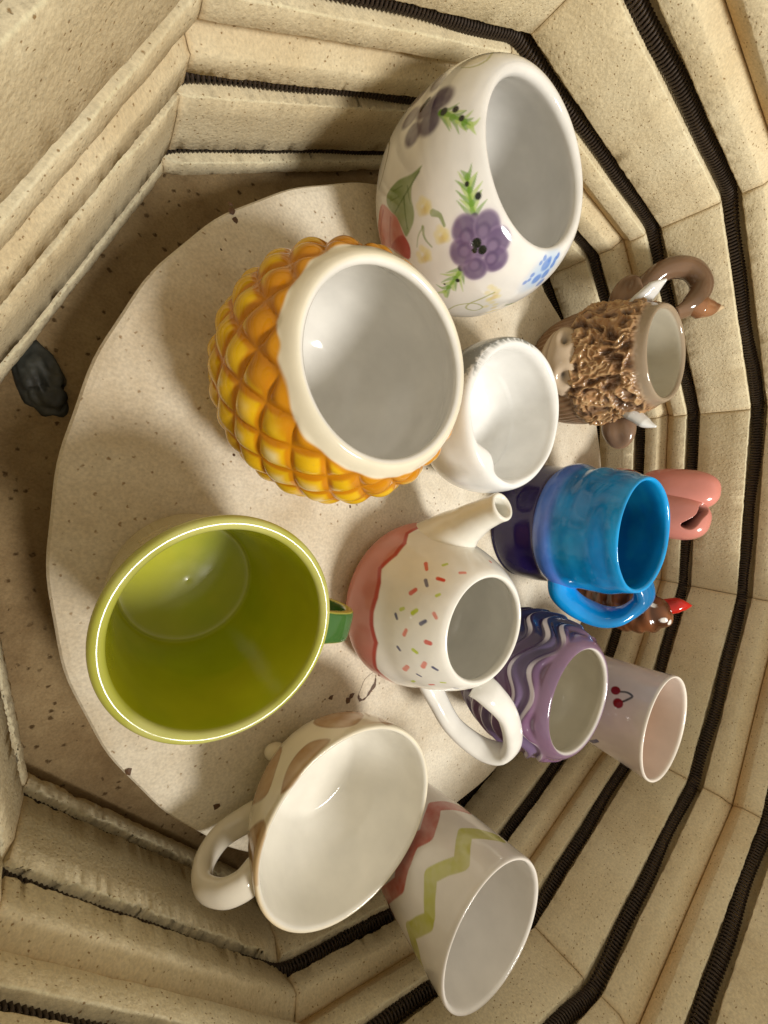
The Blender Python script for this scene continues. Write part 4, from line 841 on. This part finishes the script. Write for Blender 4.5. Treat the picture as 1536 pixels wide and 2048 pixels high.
# --- giraffe mug
root = empty('giraffe_mug', (PROFILE['giraffe']['c'][0], PROFILE['giraffe']['c'][1], .0002)); tag(root, 'wide cream mug with brown giraffe patches outside, plain white inside', 'mug')
q = revolve('giraffe', 165, .6, 480); Pn = q.P(); q.col[:] = (.80, .775, .70); out = ~q.inner; put(q, (.76, .70, .55), out * 1.0)
paint(q, DECOR['giraffe'])
def gpatch(q):   # the same patches carry on round the back
    a = np.degrees(wrap(q.th - math.radians(165))); cell = np.minimum(np.abs(((q.s / 19 + .15 * vnoise(q.P(), 30)) % 1) - .5), np.abs(((q.th * 2.1 + np.floor(q.s / 19) * .5) % 1) - .5)); return smooth(.42, .36, np.abs(((q.s / 21) % 1) - .5)) * smooth(.42, .36, np.abs(((q.th * 1.75 + np.floor(q.s / 21) * .5) % 1) - .5)) * (np.abs(a) > 100) * (q.s > 28) * (q.s < q.lip - 6)
put(q, 'patch', gpatch(q) * out * .9)
put(q, (.66, .50, .28), smooth(q.lip - 5, q.lip - 2.5, q.s) * smooth(q.lip + .6, q.lip - .6, q.s) * smooth(50, 20, np.abs(np.degrees(wrap(q.th - math.radians(-150))))) * .7)
finish(q, 'body', G_PAINT, root)
sweep('handle', [pol(-147, 53.6, 49), pol(-147, 62, 50), pol(-147, 71, 46), pol(-147, 77.5, 35), pol(-147, 74, 22), pol(-147, 63, 13.5), pol(-147, 50, 13), pol(-147, 39, 16)], [10, 8.5, 8, 8, 8, 8, 8.5, 10], [6, 5.5, 5, 5, 5, 5, 5.5, 7], pol(-57, 1, 0), G_PAINT, root, (.76, .71, .60), power=2.2)
lump('foot', pol(160, 33.5, 8), (8, 5.5, 7), G_PAINT, root, None, (.76, .70, .56))

# --- tall zigzag cup
q = revolve('zigzag', 145, .6, 480); Pn = q.P(); q.col[:] = (.68, .64, .585); put(q, (.74, .71, .66), q.inner * 1.0); put(q, (.60, .55, .49), ~q.inner * smooth(.1, .7, vnoise(Pn, 24)) * .35)
paint(q, DECOR['zigzag'])
tag(finish(q, 'zigzag_cup', G_PAINT), 'tall white tumbler with green and red zigzag bands, beside the giraffe-patched mug', 'cup')

# --- purple wavy vase
def wave(q):
    w = q.s / 12.5 + (.40 * np.sin(q.th * 7 + .9 * np.sin(q.s / 12 * .7)) + .20 * np.sin(q.th * 4 + 1)); q.w = w
    ph = w % 1; m = smooth(16, 30, q.s) * smooth(q.lip - 9, q.lip - 15, q.s) * ~q.inner; q.m = m; q.ph = ph
    return m * (1.5 * np.sin(2 * np.pi * ph) + .7 * np.cos(2 * np.pi * ph))
q = revolve('purple', 171, .55, 560, wave); Pn = q.P(); nz = fbm(Pn, 45, 3); out = ~q.inner
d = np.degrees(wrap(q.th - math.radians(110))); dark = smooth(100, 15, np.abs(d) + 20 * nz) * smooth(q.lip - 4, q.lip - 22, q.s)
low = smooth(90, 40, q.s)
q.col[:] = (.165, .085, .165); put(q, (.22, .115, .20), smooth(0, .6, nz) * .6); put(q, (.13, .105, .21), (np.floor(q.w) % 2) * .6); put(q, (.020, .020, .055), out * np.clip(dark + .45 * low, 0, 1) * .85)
put(q, (.19, .115, .175), out * (1 - q.m) * (q.s > 60) * .8)
line = np.minimum(q.ph, 1 - q.ph) * 12.5; put(q, (.74, .68, .72), out * q.m * smooth(1.75, 1.0, line - .6 * vnoise(Pn + 1, 38)) * smooth(-.9, -.35, vnoise(Pn + 6, 26)) * .95)
put(q, (.62, .58, .48), q.inner * smooth(q.lip + .2, q.lip + 1.5, q.s)); put(q, (.45, .43, .36), q.inner * smooth(.1, .5, vnoise(Pn, 38)) * .25)
put(q, (.78, .75, .72), smooth(1.3, .6, np.abs(q.s - q.lip - 1.2)))
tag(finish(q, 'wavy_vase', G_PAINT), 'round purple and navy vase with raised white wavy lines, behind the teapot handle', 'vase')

# --- cherry cup
q = revolve('cherry', 172, .6, 420); Pn = q.P(); q.col[:] = (.70, .60, .53); put(q, (.74, .55, .42), q.inner * smooth(118, 60, q.z)); put(q, (.80, .74, .66), smooth(117, 119, q.z))
paint(q, DECOR['cherry'])
tag(finish(q, 'cherry_cup', G_PAINT), 'straight pinkish white tumbler with a painted pair of red cherries', 'cup')

# --- dark glassy lump on the kiln floor at the foot of the wall
M_SLAG = glaze('dark_slag', (.05, .053, .045), rough=.45, bump=.6, bscale=90, var=.7, vscale=120)
sl = lump('glaze_lump', (-289, 2, Z0), (11, 21, 5), M_SLAG, None, [[.80, -.60, 0], [.60, .80, 0], [0, 0, 1]], (.03, .034, .03), lambda U: (1 + .22 * vnoise(U, 2.6)) * (1 - .25 * np.exp(-((U[:, 1] + .35) / .05) ** 2) * (U[:, 2] > 0)))
tag(sl, 'dark grey glassy lump of slag on the kiln floor against the wall', 'slag lump')
